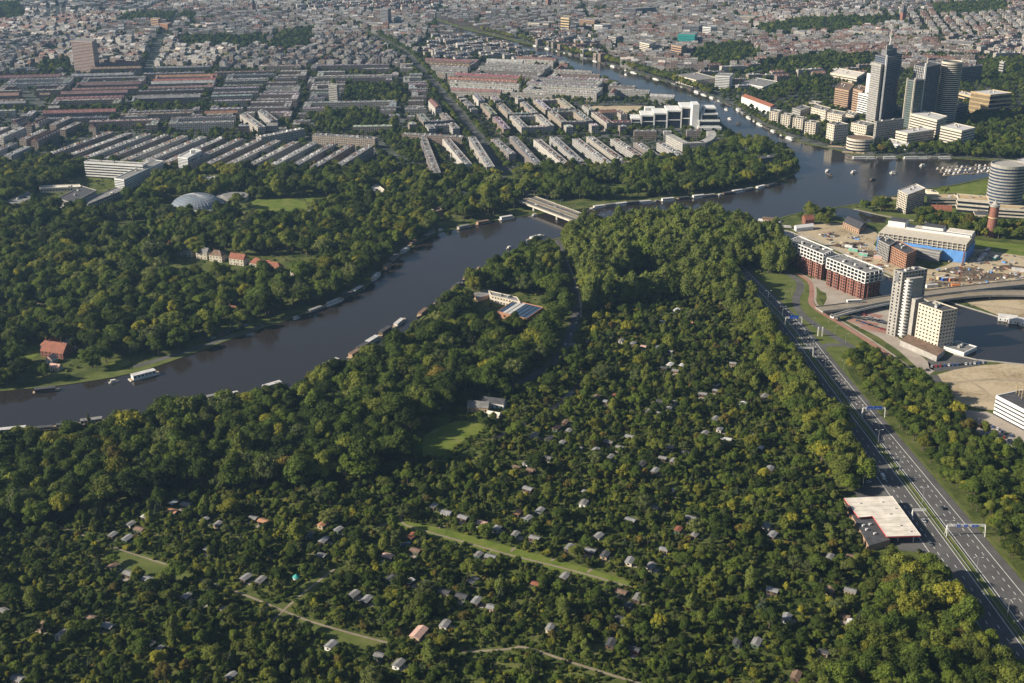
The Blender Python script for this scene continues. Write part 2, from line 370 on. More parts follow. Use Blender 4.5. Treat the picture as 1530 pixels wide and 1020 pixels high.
for q in ([(372, 300), (462, 325)], [(185, 338), (228, 345)], [(890, 276), (935, 288)], [(455, 294), (510, 303)]): low_front(q, 22)
lawn('river_meadow', [(205, 560), (300, 530), (400, 492), (380, 487), (280, 522), (205, 548), (120, 562), (120, 572)], .05, 'rough_grass')
lawn('lawn', [(20, 525), (60, 515), (55, 535), (20, 540)], .05, 'lawn')
lawn('verge', [(1125, 408), (1180, 410), (1222, 424), (1225, 455), (1262, 482), (1300, 520), (1318, 545), (1258, 535), (1276, 572), (1384, 694), (1532, 866), (1600, 950), (1524, 866), (1440, 765), (1370, 690), (1262, 562), (1225, 515), (1185, 478), (1140, 432)], .05, 'rough_grass')
lawn('lawn', [(1455, 358), (1600, 372), (1600, 392), (1455, 372)], .07, 'lawn')
lawn('lawn', [(1390, 286), (1460, 272), (1500, 268), (1490, 285), (1440, 296)], .07, 'lawn')
lawn('building_site', [(1185, 338), (1240, 330), (1320, 345), (1300, 372), (1385, 405), (1420, 395), (1460, 365), (1600, 395), (1600, 440), (1440, 428), (1385, 436), (1330, 410), (1270, 384), (1225, 362), (1195, 352)], .06, 'sand')
lawn('sand_lot', [(1392, 562), (1440, 548), (1540, 540), (1620, 560), (1620, 612), (1490, 614), (1450, 608), (1410, 590)], .06, 'sand')
lawn('sand_lot', [(1440, 450), (1530, 440), (1620, 446), (1620, 500), (1530, 488), (1480, 466)], .08, 'sand')
lawn('parking_lot', [(1385, 535), (1440, 528), (1490, 540), (1430, 552), (1390, 556)], .07, 'asphalt')
lawn('parking_lot', [(1440, 612), (1485, 616), (1545, 650), (1545, 680), (1500, 668), (1450, 640)], .07, 'paving')
lawn('plaza', [(1212, 415), (1235, 420), (1300, 448), (1245, 466), (1228, 462), (1238, 440), (1222, 432)], .07, 'paving')
lawn('plaza', [(1262, 478), (1300, 458), (1335, 462), (1330, 495), (1375, 530), (1400, 552), (1385, 562), (1330, 512)], .07, 'paving')
gp_path('footpath', [(633, 742), (586, 779), (642, 795), (760, 829), (860, 853), (945, 878)], 1.6, 'gravel')
gp_path('footpath', [(586, 779), (560, 790), (545, 805)], 2.0, 'gravel', .094)
gp_path('footpath', [(500, 850), (460, 880), (423, 912), (405, 930)], 1.5, 'gravel')
gp_path('footpath', [(300, 866), (365, 888), (423, 912), (455, 926), (520, 945), (585, 962)], 1.6, 'gravel', .094)
gp_path('footpath', [(690, 974), (765, 970), (780, 964), (860, 992), (965, 1024)], 1.8, 'gravel')
gp_path('footpath', [(60, 778), (100, 790), (165, 816), (200, 828), (270, 850)], 1.3, 'gravel')
for p, q in (((655, 789), (664, 785)), ((763, 824), (770, 818)), ((823, 838), (829, 834)), ((878, 855), (884, 850))):
    m = MB(); ribbon(m, GP([p, q]), 1.8, .1); m.build('footpath', 'gravel', None, 'structure')
gp_path('lane', [(835, 340), (836, 375), (848, 405), (861, 440), (862, 465), (852, 500), (838, 535), (800, 560), (760, 585)], 8, 'asphalt'); rline(occ, GP([(835, 340), (836, 375), (848, 405), (861, 440), (862, 465), (852, 500), (845, 520)]), 17)
gp_path('cycle_path', [(842, 375), (856, 410), (868, 445), (868, 475)], 2.2, 'paving', .1)
gp_path('lane', [(395, 486), (340, 505), (270, 528), (200, 548)], 6, 'asphalt')
gp_path('red_cycle_path', [(1190, 408), (1212, 420), (1214, 438), (1210, 452), (1222, 464), (1260, 486), (1320, 524), (1380, 572), (1420, 620)], 5, 'red_asphalt', .12)
gp_path('cycle_path', [(1195, 408), (1217, 420), (1219, 440), (1217, 452), (1230, 464), (1266, 485), (1330, 526), (1390, 574)], 2.2, 'paving', .13)
gp_path('slip_road', [(1170, 405), (1195, 418), (1196, 432), (1188, 446), (1192, 466), (1225, 490), (1262, 512), (1300, 537)], 7, 'asphalt', .11)
gp_path('slip_road', [(1232, 540), (1226, 528), (1228, 518), (1240, 514), (1260, 516)], 6, 'asphalt', .115)
gp_path('lane', [(1395, 560), (1420, 600), (1450, 660), (1490, 720), (1540, 780)], 7, 'asphalt', .1)
gp_path('footpath', [(1275, 312), (1330, 325), (1400, 334)], 4, 'paving', .14); gp_path('footpath', [(1175, 338), (1250, 372), (1330, 408)], 2.5, 'concrete', .14)
gp_path('lane', [(1390, 420), (1440, 412), (1530, 424), (1600, 430)], 9, 'gravel', .12)
gp_path('ditch', [(850, 515), (880, 510), (905, 500)], 5, 'water', .1); gp_path('ditch', [(738, 655), (770, 640), (830, 610), (870, 570)], 5, 'water', .1)

# ------------------------------------------------------------------ motorway
EL = [(1092, 395), (1140, 440), (1181, 484), (1232, 553), (1340, 693), (1461, 852), (1560, 985)]
ER = [(1112, 395), (1156, 440), (1203, 484), (1258, 553), (1378, 693), (1514, 852), (1626, 985)]
WL = [(1066, 395), (1108, 440), (1149, 484), (1196, 553), (1293, 693), (1403, 852), (1492, 985)]
WR = [(1087, 395), (1134, 440), (1174, 484), (1223, 553), (1329, 693), (1447, 852), (1544, 985)]
def resamp(px, n=160):
    P = np.array(smooth(GP(px), 2)); y = P[:, 1]; o = np.argsort(y); yy = np.linspace(y.min(), y.max(), n)
    return np.stack([np.interp(yy, y[o], P[o, 0]), yy], 1)
def carriage(nm, Lp, Rp, z, lanes):
    L, Rr = resamp(Lp), resamp(Rp); n = len(L)
    m = MB()
    for i in range(n - 1): m.face([(*L[i], z), (*Rr[i], z), (*Rr[i + 1], z), (*L[i + 1], z)])
    road = m.build(nm, 'asphalt', None, 'structure')
    raster(occ, [tuple(p) for p in L] + [tuple(p) for p in Rr[::-1]])
    y = L[:, 1]
    def pt(f, yy):
        a = np.interp(yy, y, L[:, 0]); b = np.interp(yy, y, Rr[:, 0]); return (a + (b - a) * f, yy)
    m = MB()
    for f in lanes['solid']: ribbon(m, [pt(f, q) for q in np.linspace(y.min() + 1, y.max() - 1, 120)], .3, z + .006)
    m.build('edge_line', 'road_paint', road)
    bm_ = MB()
    ribbon(bm_, [(0, 0), (0, lanes.get('len', 3.2))], .26, 0); me = bm_.mesh('lane_dash', ['road_paint'])
    for f, step in lanes['dash']:
        q = y.min() + 3
        while q < y.max() - 6:
            a, b = pt(f, q), pt(f, q + 4); inst('lane_dash', me, road, (a[0], a[1], z + .007), math.atan2(-(b[0] - a[0]), b[1] - a[1])); q += step
    return L, Rr
eL, eR = carriage('motorway', EL, ER, .15, {'solid': (.05, .72), 'dash': ((.28, 12), (.52, 7))})
wL, wR = carriage('motorway', WL, WR, .155, {'solid': (.10, .94), 'dash': ((.38, 7), (.66, 12))})
med = [tuple(p) for p in wR] + [tuple(p) for p in eL[::-1]]; raster(occ, med); sheet('median_strip', med, .1, 'rough_grass')
rail = MB()
for side, off in ((wR, 1.0), (eL, -1.0)):
    pts = [(p[0] + off, p[1]) for p in side[::2]]
    for p, q in zip(pts[:-1], pts[1:]):
        d = np.array(q) - np.array(p); a = math.atan2(d[1], d[0]); c = (np.array(p) + np.array(q)) / 2
        rail.box(c[0], c[1], .45, np.linalg.norm(d) + .05, .12, .35, a); rail.box(p[0], p[1], 0, .12, .14, .8, a)
tag(rail.build('guard_rail', 'steel'), 'galvanised steel guard rail along the grassy motorway median', 'guard rail')
def widen(side, d): return [(p[0] + d, p[1]) for p in side]
raster(occ, [tuple(p) for p in eR] + widen(eR, 5)[::-1]); raster(low, [tuple(p) for p in eR] + widen(eR, 9)[::-1]); raster(occ, widen(wL, -3) + [tuple(p) for p in wL[::-1]])

# street lamps along the motorway
def lamp_mesh(double):
    m = MB(); m.tube((0, 0, 0), (0, 0, 11), .12, 6, 0, .07)
    for s in ((1, -1) if double else (1,)): m.tube((0, 0, 10.9), (s * 2.0, 0, 11.4), .06, 5)
    h = MB(); h.box(2.4, 0, 11.35, 1.0, .35, .2)
    b = MB(); b.tube((0, 0, 0), (0, 0, .8), .22, 8)
    return m.mesh('pole', ['steel']), h.mesh('lamp_head', ['white_paint']), b.mesh('base', ['concrete'])
LM = {d: lamp_mesh(d) for d in (True, False)}
def lamp(x, y, dbl, label, group, rz=0, s=1):
    t = thing('street_lamp', label, 'street lamp', (x, y, .0), rz, group); t.scale = (s, s, s)
    for n, me in zip(('pole', 'lamp_head', 'base'), LM[dbl]): inst(n, me, t)
    if dbl: inst('lamp_head', LM[dbl][1], t, (0, 0, 0), math.pi)
for k, yy in enumerate(np.arange(560, 1090, 42)):
    x = (np.interp(yy, wR[:, 1], wR[:, 0]) + np.interp(yy, eL[:, 1], eL[:, 0])) / 2
    lamp(x, yy, True, 'tall double armed lamp post standing in the motorway median', 'lamp posts in the motorway median')
for k, (u, v) in enumerate([(1283, 732), (1289, 728), (1260, 553), (1247, 500), (1238, 482), (1263, 512), (1202, 436), (1183, 440), (1173, 448), (1214, 488), (1244, 450), (1208, 424)]):
    lamp(*G(u, v), False, 'single armed lamp post on the verge beside the slip road', 'lamp posts on the road verges', R.choice((0, math.pi)), .75)
# gantries
def gantry(x0, x1, y, h, signs, label, legs=(True, True), nm='sign_gantry'):
    t = thing(nm, label, 'sign gantry', ((x0 + x1) / 2, y, 0))
    m = MB()
    for z in (h, h + 1.1):
        for dy in (-.4, .4): m.tube((x0, y + dy, z), (x1, y + dy, z), .12, 5)
    n = int((x1 - x0) / 1.6)
    for i in range(n):
        a = x0 + (x1 - x0) * i / n; b = x0 + (x1 - x0) * (i + 1) / n
        m.tube((a, y - .4, h), (b, y - .4, h + 1.1), .07, 4); m.tube((a, y + .4, h + 1.1), (b, y + .4, h), .07, 4)
    m.build('truss', 'white_paint', t)
    for on, x in zip(legs, (x0, x1)):
        if on:
            q = MB(); q.tube((x, y - 1.6, 0), (x, y - .2, h + .6), .24, 6); q.tube((x, y + 1.6, 0), (x, y + .2, h + .6), .24, 6); q.build('leg', 'white_paint', t)
    for sx, w, hh in signs:
        s = MB(); s.box(x0 + (x1 - x0) * sx, y - .62, h - .4, w, .15, hh); sp = s.build('sign_panel', 'sign_blue', t)
        a = MB()
        c = x0 + (x1 - x0) * sx
        a.face([(c - w * .3, y - .71, h + .3), (c + w * .3, y - .71, h + .3), (c + w * .3, y - .71, h + .5), (c - w * .3, y - .71, h + .5)])
        a.face([(c - .1, y - .712, h + .7), (c + .1, y - .712, h + .7), (c + .1, y - .712, h + 1.3), (c - .1, y - .712, h + 1.3)])
        a.build('sign_lettering', 'white_paint', sp)
def gx(u, v): return G(u, v)[0]
y1 = G(1440, 800)[1]; gantry(gx(1413, 800), gx(1470, 800), y1, 6.8, ((.29, 2.2, 1.8), (.48, 2.2, 1.8), (.72, 4, 1.6)), 'white sign gantry with three small blue signs spanning the wide carriageway')
y2 = G(1310, 622)[1]; gantry(gx(1288, 622), gx(1321, 622), y2, 6.5, ((.3, 4.5, 2.4), (.66, 6.5, 2.6)), 'white sign gantry carrying a wide bright blue direction sign')
y3 = G(1362, 775)[1]; gantry(gx(1362, 775), gx(1382, 775), y3, 6, (), 'small white half gantry over the carriageway beside the white roofed filling station', (True, False))
y4 = G(1190, 486)[1]; gantry(gx(1172, 484), gx(1196, 484), y4, 7, ((.5, 8, 3.2),), 'sign gantry with a big blue panel at the junction by the poplar wood')
y5 = G(1196, 531)[1]; gantry(gx(1180, 531), gx(1214, 531), y5, 6.5, (), 'bare white gantry without signs over the shaded carriageway')
gate = MB(); gx0, gy0 = G(1222, 502)
for k in range(2): gate.box(gx0 + k * 3.6, gy0, 0, .9, .9, 8.5)
tag(gate.build('pylon_sign', 'white_paint'), 'pair of tall white pylon posts in the grass beside the slip road', 'pylon')

# ------------------------------------------------------------------ vehicles
ground_mat('soil_pale', [(.3, (.2, .16, .105)), (.5, (.28, .23, .16)), (.7, (.36, .3, .21))], .05, .5)
def rect_(cx, cy, lx, ly, a=0):
    c, s = math.cos(a), math.sin(a)
    return [(cx + c * x - s * y, cy + s * x + c * y) for x, y in ((-lx / 2, -ly / 2), (lx / 2, -ly / 2), (lx / 2, ly / 2), (-lx / 2, ly / 2))]
def car_meshes(L=4.3, W=1.8, H=1.45, van=False):
    b = MB(); hw = W / 2
    prof = [(-L / 2, .3), (L / 2, .3), (L / 2, .65), (L * .27, .88), (-L * .46, .92), (-L / 2, .8)] if not van else [(-L / 2, .3), (L / 2, .3), (L / 2, .95), (L * .38, 1.1), (L * .3, H), (-L / 2, H)]
    def ext(m, pr, w0, w1=None):
        w1 = w1 or w0
        zt = max(p[1] for p in pr); zb = min(p[1] for p in pr)
        ww = lambda z: w0 + (w1 - w0) * (z - zb) / (zt - zb + 1e-6)
        m.face([(x, -ww(z), z) for x, z in pr]); m.face([(x, ww(z), z) for x, z in pr[::-1]])
        for i in range(len(pr)):
            (x0, z0), (x1, z1) = pr[i], pr[(i + 1) % len(pr)]; m.face([(x0, -ww(z0), z0), (x0, ww(z0), z0), (x1, ww(z1), z1), (x1, -ww(z1), z1)])
    ext(b, prof, hw)
    c = MB(); g = [(-L * .42, .9), (L * .24, .88), (L * .08, H - .06), (-L * .3, H - .06)] if not van else [(L * .3, 1.05), (L * .385, 1.1), (L * .305, H - .15), (L * .28, H - .15)]
    ext(c, g, hw * .93, hw * .75)
    r = MB(); r.box(-L * .11, 0, H - .07, L * .36, W * .74, .07) if not van else r.box(-L * .1, 0, H, L * .8, W * .9, .04)
    w = MB(); w.tube((0, -.12, 0), (0, .12, 0), .32, 10)
    return b, c, r, w.mesh('wheel', ['rubber'])
CARP = {}
def car(x, y, rz, color, label, group, z=.16, van=False, s=1.0):
    key = (color, van)
    if key not in CARP:
        b, c, r, w = car_meshes(5.6, 2.0, 2.3, True) if van else car_meshes()
        CARP[key] = (b.mesh('body', ['car_' + color]), c.mesh('windows', ['glass_dark']), r.mesh('roof', ['car_' + color]), w)
    b, c, r, w = CARP[key]
    t = thing('van' if van else 'car', label, 'van' if van else 'car', (x, y, z), rz, group)
    inst('body', b, t); inst('windows', c, t); inst('roof', r, t)
    L = 5.6 if van else 4.3
    for sx in (-.32, .32):
        for sy in (-.82, .82): inst('wheel', w, t, (L * sx, sy, .32))
dirR = math.atan2(G(1400, 760)[1] - G(1440, 815)[1], G(1400, 760)[0] - G(1440, 815)[0])
car(*G(1409, 760), dirR, 'black', 'black car driving in the middle of the wide carriageway', None)
car(*G(1380, 779), dirR + math.pi, 'silver', 'silver car passing the white roofed filling station', None)
car(*G(1319, 714), dirR + math.pi, 'white', 'white van pulling out of the filling station forecourt', None, van=True)
car(*G(1297, 721), .1, 'silver', 'silver car waiting on the forecourt behind the filling station', None)
car(*G(1390, 814), dirR + math.pi, 'grey', 'grey car on the motorway edge past the filling station canopy', None)
car(*G(1202, 498), dirR, 'white', 'white car on the motorway near the big blue junction sign', None)
car(*G(1164, 462), dirR, 'red', 'red car in the shade of the poplar wood', None)
CC = ['white', 'silver', 'grey', 'black', 'blue', 'red']
lane_a = math.atan2(G(862, 465)[1] - G(852, 500)[1], G(862, 465)[0] - G(852, 500)[0])
for u, v in ((866, 462), (864, 470), (863, 477), (861, 483), (858, 489), (856, 494), (853, 500), (850, 506), (845, 515)):
    c = R.choice(CC); car(*G(u, v), lane_a, c, f'{c} car parked along the lane beside the sports hall', 'cars parked along the lane')
for k in range(13):
    c = R.choice(CC); car(*G(1392 + k * 6.4, 548 - k * .5), 1.2, c, f'{c} car parked in the asphalt lot behind the white hotel block', 'cars in the hotel car park')
for k in range(22):
    c = R.choice(CC); car(*G(1462 + (k % 8) * 7 + (k // 8) * 3, 632 + (k % 8) * 3.4 + (k // 8) * 9 - 4), -.45 + 1.57, c, f'{c} car parked in the lot below the white banded office', 'cars in the office car park')
for k in range(9):
    c = R.choice(CC); car(*G(312 + k * 7, 508 - k * 2.6), .5, c, f'{c} car parked on the quay road under the river trees', 'cars on the quay road')
for u, v in ((1385, 553), (1376, 563), (1388, 580), (1382, 567)):
    c = R.choice(CC); car(*G(u, v), .9, c, f'{c} car on the service road beside the sand lot', 'cars on the service road')
for k in range(10):
    c = R.choice(CC); car(*G(1282 + (k % 5) * 9, 468 + (k % 5) * 3 + (k // 5) * 12), -.5, c, f'{c} car parked on the paved square beside the grey tower', 'cars on the paved square')
for k, (u, v, w, d_) in enumerate(((1290, 482, 26, 5), (1312, 492, 30, 6), (1300, 470, 22, 4))):
    c_ = G(u, v); sheet('red_paving', rect_(c_[0], c_[1], w, d_ * 2.2, -.6), .075 + .004 * k, 'red_asphalt')
for k, (u, v) in enumerate(((1276, 476), (1302, 480), (1318, 484))):
    x, y = G(u, v); t = thing('bicycle_shelter', 'long dark roofed bicycle shelter on the paved square', 'shelter', (x, y, 0), 0, 'bicycle shelters'); m = MB(); m.box(x, y, 2.4, 16, 3.5, .25, -.6); m.build('roof', 'dark_roof', t)
    for s in (-7, 0, 7): m = MB(); m.box(x + s * math.cos(.6), y - s * math.sin(.6), 0, .25, .25, 2.39); m.build('post', 'steel', t)
for k, (pts_, w_) in enumerate((([(1395, 575), (1440, 570), (1500, 565), (1560, 575)], 4), ([(1400, 582), (1450, 595), (1500, 600)], 3), ([(1430, 560), (1470, 580), (1490, 605)], 2.5), ([(1450, 455), (1500, 458), (1560, 470)], 4))):
    m = MB(); ribbon(m, smooth(GP(pts_), 2), w_, .1 + .004 * k); m.build('sand_track', 'soil_pale', None, 'structure')
# bus on the viaduct is placed with the viaduct below

ground_mat('soil_dark', [(.3, (.06, .045, .032)), (.5, (.10, .078, .056)), (.7, (.16, .13, .095))], .05, .5)
# ------------------------------------------------------------------ building helpers
def claim(pts, grow=2.5): raster(occ, inset(pts, grow))
def roof_clutter(t, pts, z, n, seed, mats=('light_roof', 'concrete', 'dark_roof')):
    rr = random.Random(seed); c = np.array(cen(pts)); a, b, d = np.array(pts[0]), np.array(pts[1]), np.array(pts[-1])
    ang = math.atan2(*(b - a)[::-1])
    for i in range(n):
        p = a + (b - a) * rr.uniform(.12, .88) + (d - a) * rr.uniform(.2, .8); m = MB()
        m.box(p[0], p[1], z - .02, rr.uniform(1.5, 4), rr.uniform(1.5, 3.5), rr.uniform(.8, 2.4), ang); m.build('roof_unit', rr.choice(mats), t)
def banded(name, label, cat, pts, z1, floors, band='white_paint', glass='glass_dark', frac=.5, roof='light_roof', z0=0., clutter=3, t=None, proud=.35, group=None, seed=1, par=1.0):
    """glass core with one proud spandrel band per floor"""
    new = t is None
    if new: t = thing(name, label, cat, (*cen(pts), 0), 0, group); claim(pts)
    m = MB(); m.prism(pts, z0, z1, 0, None); m.build('glazing', glass, t)
    fh = (z1 - z0) / floors; out = inset(pts, proud)
    m = MB(); m.prism(out, z0 + fh * (1 - frac), z0 + fh, 0, 0, bottom=True); me = m.mesh('floor_band', [band], tuple(t.location))
    for k in range(floors): inst('floor_band', me, t, (0, 0, k * fh))
    m = MB(); m.prism(inset(pts, proud + .03), z1 - .05, z1 + par, 0, None); ins = inset(pts, -.3); m.prism(ins[::-1], z1, z1 + par, 0, None)
    o2 = inset(pts, proud + .03)
    for i in range(len(pts)):
        j = (i + 1) % len(pts); m.face([(*o2[i], z1 + par), (*o2[j], z1 + par), (*ins[j], z1 + par), (*ins[i], z1 + par)])
    m.build('parapet', band, t)
    m = MB(); m.face([(*p, z1 + .25) for p in ccw(inset(pts, 0))]); m.build('roof', roof, t)
    if clutter: roof_clutter(t, pts, z1 + .25, clutter, seed)
    return t
def ccw(p):
    a = sum(p[i][0] * p[(i + 1) % len(p)][1] - p[(i + 1) % len(p)][0] * p[i][1] for i in range(len(p)))
    return p if a > 0 else p[::-1]
def side_frame(p, q):
    p, q = np.array(p, float), np.array(q, float); d = q - p; L = np.linalg.norm(d); d /= L; return p, d, np.array((d[1], -d[0])), L
def punched(t, pts, z0, z1, nz, wall, pitch=3.2, win=(1.7, 1.6), glass='glass_dark', roof='grey_roof', sides=None, single=False, frame=None, clutter=3, seed=1):
    """solid wall box with recess-look windows: each pane a thin box set into a proud frame"""
    pts = ccw(pts); m = MB(); m.prism(pts, z0, z1, 0, None); w = m.build('wall', wall, t)
    m = MB(); m.face([(*p, z1 - .4) for p in pts]); m.build('roof', roof, t)
    m = MB(); o2, ins = inset(pts, .12), inset(pts, -.4)
    m.prism(o2, z1 - .5, z1 + .35, 0, None); m.prism(ins[::-1], z1 - .4, z1 + .35, 0, None)
    for i in range(len(pts)):
        j = (i + 1) % len(pts); m.face([(*o2[i], z1 + .35), (*o2[j], z1 + .35), (*ins[j], z1 + .35), (*ins[i], z1 + .35)])
    m.build('parapet', frame or wall, t)
    fh = (z1 - z0) / nz; allm = MB(); org = np.array(t.location)
    for i in range(len(pts)):
        p, d, n, L = side_frame(pts[i], pts[(i + 1) % len(pts)])
        if L < 4 or (sides is not None and i not in sides): continue
        nx = max(1, int(L / pitch)); a = math.atan2(d[1], d[0])
        if single:
            b = MB(); b.box(0, 0, 0, win[0], .12, win[1]); me = b.mesh('window', [glass])
        for k in range(nz):
            for j in range(nx):
                c = p + d * (L * (j + .5) / nx) + n * .04; z = z0 + fh * k + (fh - win[1]) * .55
                if single: inst('window', me, t, (c[0] - org[0], c[1] - org[1], z), a)
                else: allm.box(c[0], c[1], z, win[0], .12, win[1], a)
    if allm.V: allm.build('window_panes', glass, t, 'stuff')
    if clutter: roof_clutter(t, pts, z1 - .4, clutter, seed)
    return t
def house(name, label, cat, pts, h, rise, wall='cream', roof='red_tile', hip=False, chim=1, group=None, nz=2):
    """pitched roof house, ridge along pts[0]->pts[1]"""
    t = thing(name, label, cat, (*cen(pts), 0), 0, group); claim(pts, 1.5); P = ccw(pts)
    m = MB(); m.prism(P, 0, h, 0, 0); m.build('wall', wall, t)
    m = MB(); (m.hip if hip else m.gable)(pts, h + .01, rise); rf = m.build('roof', roof, t)
    for k in range(chim):
        a = np.array(pts[0]) * (.75 - .5 * k) + np.array(pts[1]) * (.25 + .5 * k); c = a * .5 + .5 * (a + np.array(pts[3]) - np.array(pts[0]))
        m = MB(); m.box(c[0], c[1], h + rise * .5, .9, .9, rise * .5 + 1.2); m.build('chimney', 'brick', rf)
    w = MB(); w.box(0, 0, 0, 1.1, .1, 1.3); me = w.mesh('window', ['glass_dark']); org = np.array(t.location)
    for i in range(4):
        p, d, n, L = side_frame(P[i], P[(i + 1) % 4]); nx = max(1, int(L / 3.5))
        for k in range(nz):
            for j in range(nx):
                c = p + d * L * (j + .5) / nx + n * .03; inst('window', me, t, (c[0] - org[0], c[1] - org[1], .9 + k * (h / nz)), math.atan2(d[1], d[0]))
    p, d, n, L = side_frame(P[0], P[1]); m = MB(); c = p + d * L * .5 + n * .05; m.box(c[0], c[1], 0, 1.1, .12, 2.1, math.atan2(d[1], d[0])); m.build('door', 'wood_dark', t)
    return t
def rect(cx, cy, lx, ly, a=0):
    c, s = math.cos(a), math.sin(a)
    return [(cx + c * x - s * y, cy + s * x + c * y) for x, y in ((-lx / 2, -ly / 2), (lx / 2, -ly / 2), (lx / 2, ly / 2), (-lx / 2, ly / 2))]
def B3(A, B, C, vb):
    z = hz(*B, vb); return foot3(A, B, C, z), z
def circ(cx, cy, rx, ry, n=28, a0=0): return [(cx + rx * math.cos(a0 + k * 2 * math.pi / n), cy + ry * math.sin(a0 + k * 2 * math.pi / n)) for k in range(n)]

# ------------------------------------------------------------------ tower cluster across the water
p, z = B3((1308, 82), (1325, 86), (1348, 81), 189)
T = banded('office_tower', 'tallest dark glass tower with a stepped crown and a white spire', 'tower', p, z, 34, 'dark_concrete', 'glass_blue', .35, 'dark_roof', clutter=0, par=.5)
q = inset(p, -7); m = MB(); m.prism(q, z, z + 9, 0, 0); m.build('crown', 'dark_concrete', T)
q2 = inset(p, -12); m = MB(); m.prism(q2, z + 9, z + 15, 0, 0); m.build('crown', 'concrete', T)
c = cen(p); m = MB(); m.tube((c[0], c[1], z + 14), (c[0], c[1], z + 38), .9, 8, 0, .3); m.build('spire', 'white_paint', T)
pa, pb = np.array(p[0]), np.array(p[1]); n_ = (pa - np.array(p[3])); n_ = n_ / np.linalg.norm(n_)
d_ = (pb - pa) / np.linalg.norm(pb - pa); nl = np.array((-abs(d_[1]), -abs(d_[0]) * np.sign(d_[0] * d_[1]) * -1))
lw = [tuple(pa + d_ * .0 - (np.array(p[2]) - pb) * .18), tuple(pb - d_ * 5 - (np.array(p[2]) - pb) * .18), tuple(pb - d_ * 5 - (np.array(p[2]) - pb) * .01), tuple(pa - (np.array(p[2]) - pb) * .01)]
m = MB(); m.prism(ccw(lw), 0, z - 10, 0, 0); m.build('side_shaft', 'concrete', T)
fb = MB(); fb.prism(inset(ccw(lw), .3), 0, 1.5, 0, 0, bottom=True); me = fb.mesh('floor_band', ['dark_concrete'], tuple(T.location))
for k in range(1, 28): inst('floor_band', me, T, (0, 0, k * (z - 12) / 28))
m = MB(); e = np.array(p[1]); m.box(e[0], e[1], 0, 2.2, 2.2, z + 4); m.build('corner_pier', 'white_paint', T)

p, z = B3((1296, 111.5), (1315, 116), (1331, 112.5), 180)
T = banded('office_tower', 'bright white tower with a blank lit side in front of the dark tower', 'tower', p, z, 20, 'light_roof', 'glass_blue', .45, 'light_roof', clutter=1, par=1.5)
e0, e1 = np.array(p[0]), np.array(p[1]); dd = (np.array(p[2]) - e1); dd /= np.linalg.norm(dd)
m = MB(); m.prism(ccw([tuple(e0 - dd * 1.2), tuple(e1 - dd * 1.2), tuple(e1 - dd * .4), tuple(e0 - dd * .4)]), 0, z + 3, 0, 0); m.build('blank_wall', 'white_paint', T)
m = MB(); m.box(*(e1 - dd * 1.0), 0, 3, 3, z + 1.5); m.build('corner_pier', 'white_paint', T)
p, z = B3((1283, 139), (1301, 143.5), (1310, 141), 180)
banded('office_tower', 'lower white banded block stepping down from the bright white tower', 'tower', p, z, 11, 'white_paint', 'glass_dark', .52, 'light_roof')
p, z = B3((1248, 132), (1268, 136), (1276, 126), 166)
banded('office_block', 'brown banded office block with a dark end wall', 'building', p, z, 10, 'brown_stone', 'glass_dark', .62, 'brown_roof')
p, z = B3((1275, 133), (1288, 137), (1296, 131), 175)
banded('office_block', 'narrow brown banded block tucked behind the white banded one', 'building', p, z, 11, 'brown_stone', 'glass_dark', .62, 'brown_roof')
p, z = B3((1357, 127), (1367, 120), (1382, 121), 190); z = hz(1367, 120, 194); p = foot3((1356, 119), (1367, 121), (1381, 119), z)
T = banded('office_tower', 'slim dark tower with pale edge columns and green glass side', 'tower', p, z, 22, 'dark_concrete', 'glass_green', .3, 'dark_roof', clutter=1)
for e in (p[0], p[1]): m = MB(); m.box(e[0], e[1], 0, 2.0, 2.0, z + 3); m.build('corner_pier', 'cream', T)
z = hz(1383, 97, 186); p = foot3((1366, 97), (1383, 101), (1406, 96), z)
T = banded('office_tower', 'dark gridded tower with a pale perforated side', 'tower', p, z, 28, 'dark_concrete', 'glass_blue', .3, 'dark_roof', clutter=2)
for e in (p[1],): m = MB(); m.box(e[0], e[1], 0, 2.4, 2.4, z + 7); m.build('corner_pier', 'white_paint', T)
pe, de, ne, Le = side_frame(p[0], p[1]); ne = ne if ne[1] < 0 or ne[0] < 0 else -ne
m = MB()
for k in range(6):
    for j in range(24): cc = pe + de * Le * (k + .5) / 6.5 + ne * .6; m.box(cc[0], cc[1], z - 4 - j * 4, 1.1, .4, 2.8, math.atan2(de[1], de[0]))
m.build('perforated_screen', 'cream', T, 'stuff')
gpier = MB(); pe, de, ne, Le = side_frame(p[1], p[2])
for k in range(9): cc = pe + de * Le * (k + .5) / 9 + ne * .5 * (1 if ne[1] < 0 else -1); gpier.box(cc[0], cc[1], 0, .7, .7, z, math.atan2(de[1], de[0]))
gpier.build('facade_fins', 'dark_concrete', T, 'stuff')
z = hz(1420, 92, 181); c0 = G(1423, 93, z); p = circ(c0[0], c0[1], 15.5, 14, 32)
banded('office_tower', 'round cornered tower wrapped in pale horizontal bands', 'tower', p, z, 30, 'cream', 'glass_dark', .42, 'dark_roof', clutter=2, par=2)
p, z = B3((1408, 160), (1416, 163), (1446, 157), 182)
banded('office_block', 'low dark glass wing at the foot of the round cornered tower', 'building', p, z, 5, 'dark_concrete', 'glass_dark', .3, 'dark_roof')
p, z = B3((1451, 137), (1481, 142), (1513, 150), 174); p = foot3((1451, 137), (1480, 142), (1512, 139), z)
T = banded('office_block', 'honey coloured block with slanting fins and a dark side', 'building', p, z, 5, 'tan_stone', 'glass_dark', .3, 'light_roof')
pe, de, ne, Le = side_frame(p[0], p[1]); m = MB()
for k in range(22): cc = pe + de * Le * (k + .5) / 22 + ne * .5 * (1 if ne[1] < 0 else -1); m.box(cc[0], cc[1], 0, .6, .7, z, math.atan2(de[1], de[0]))
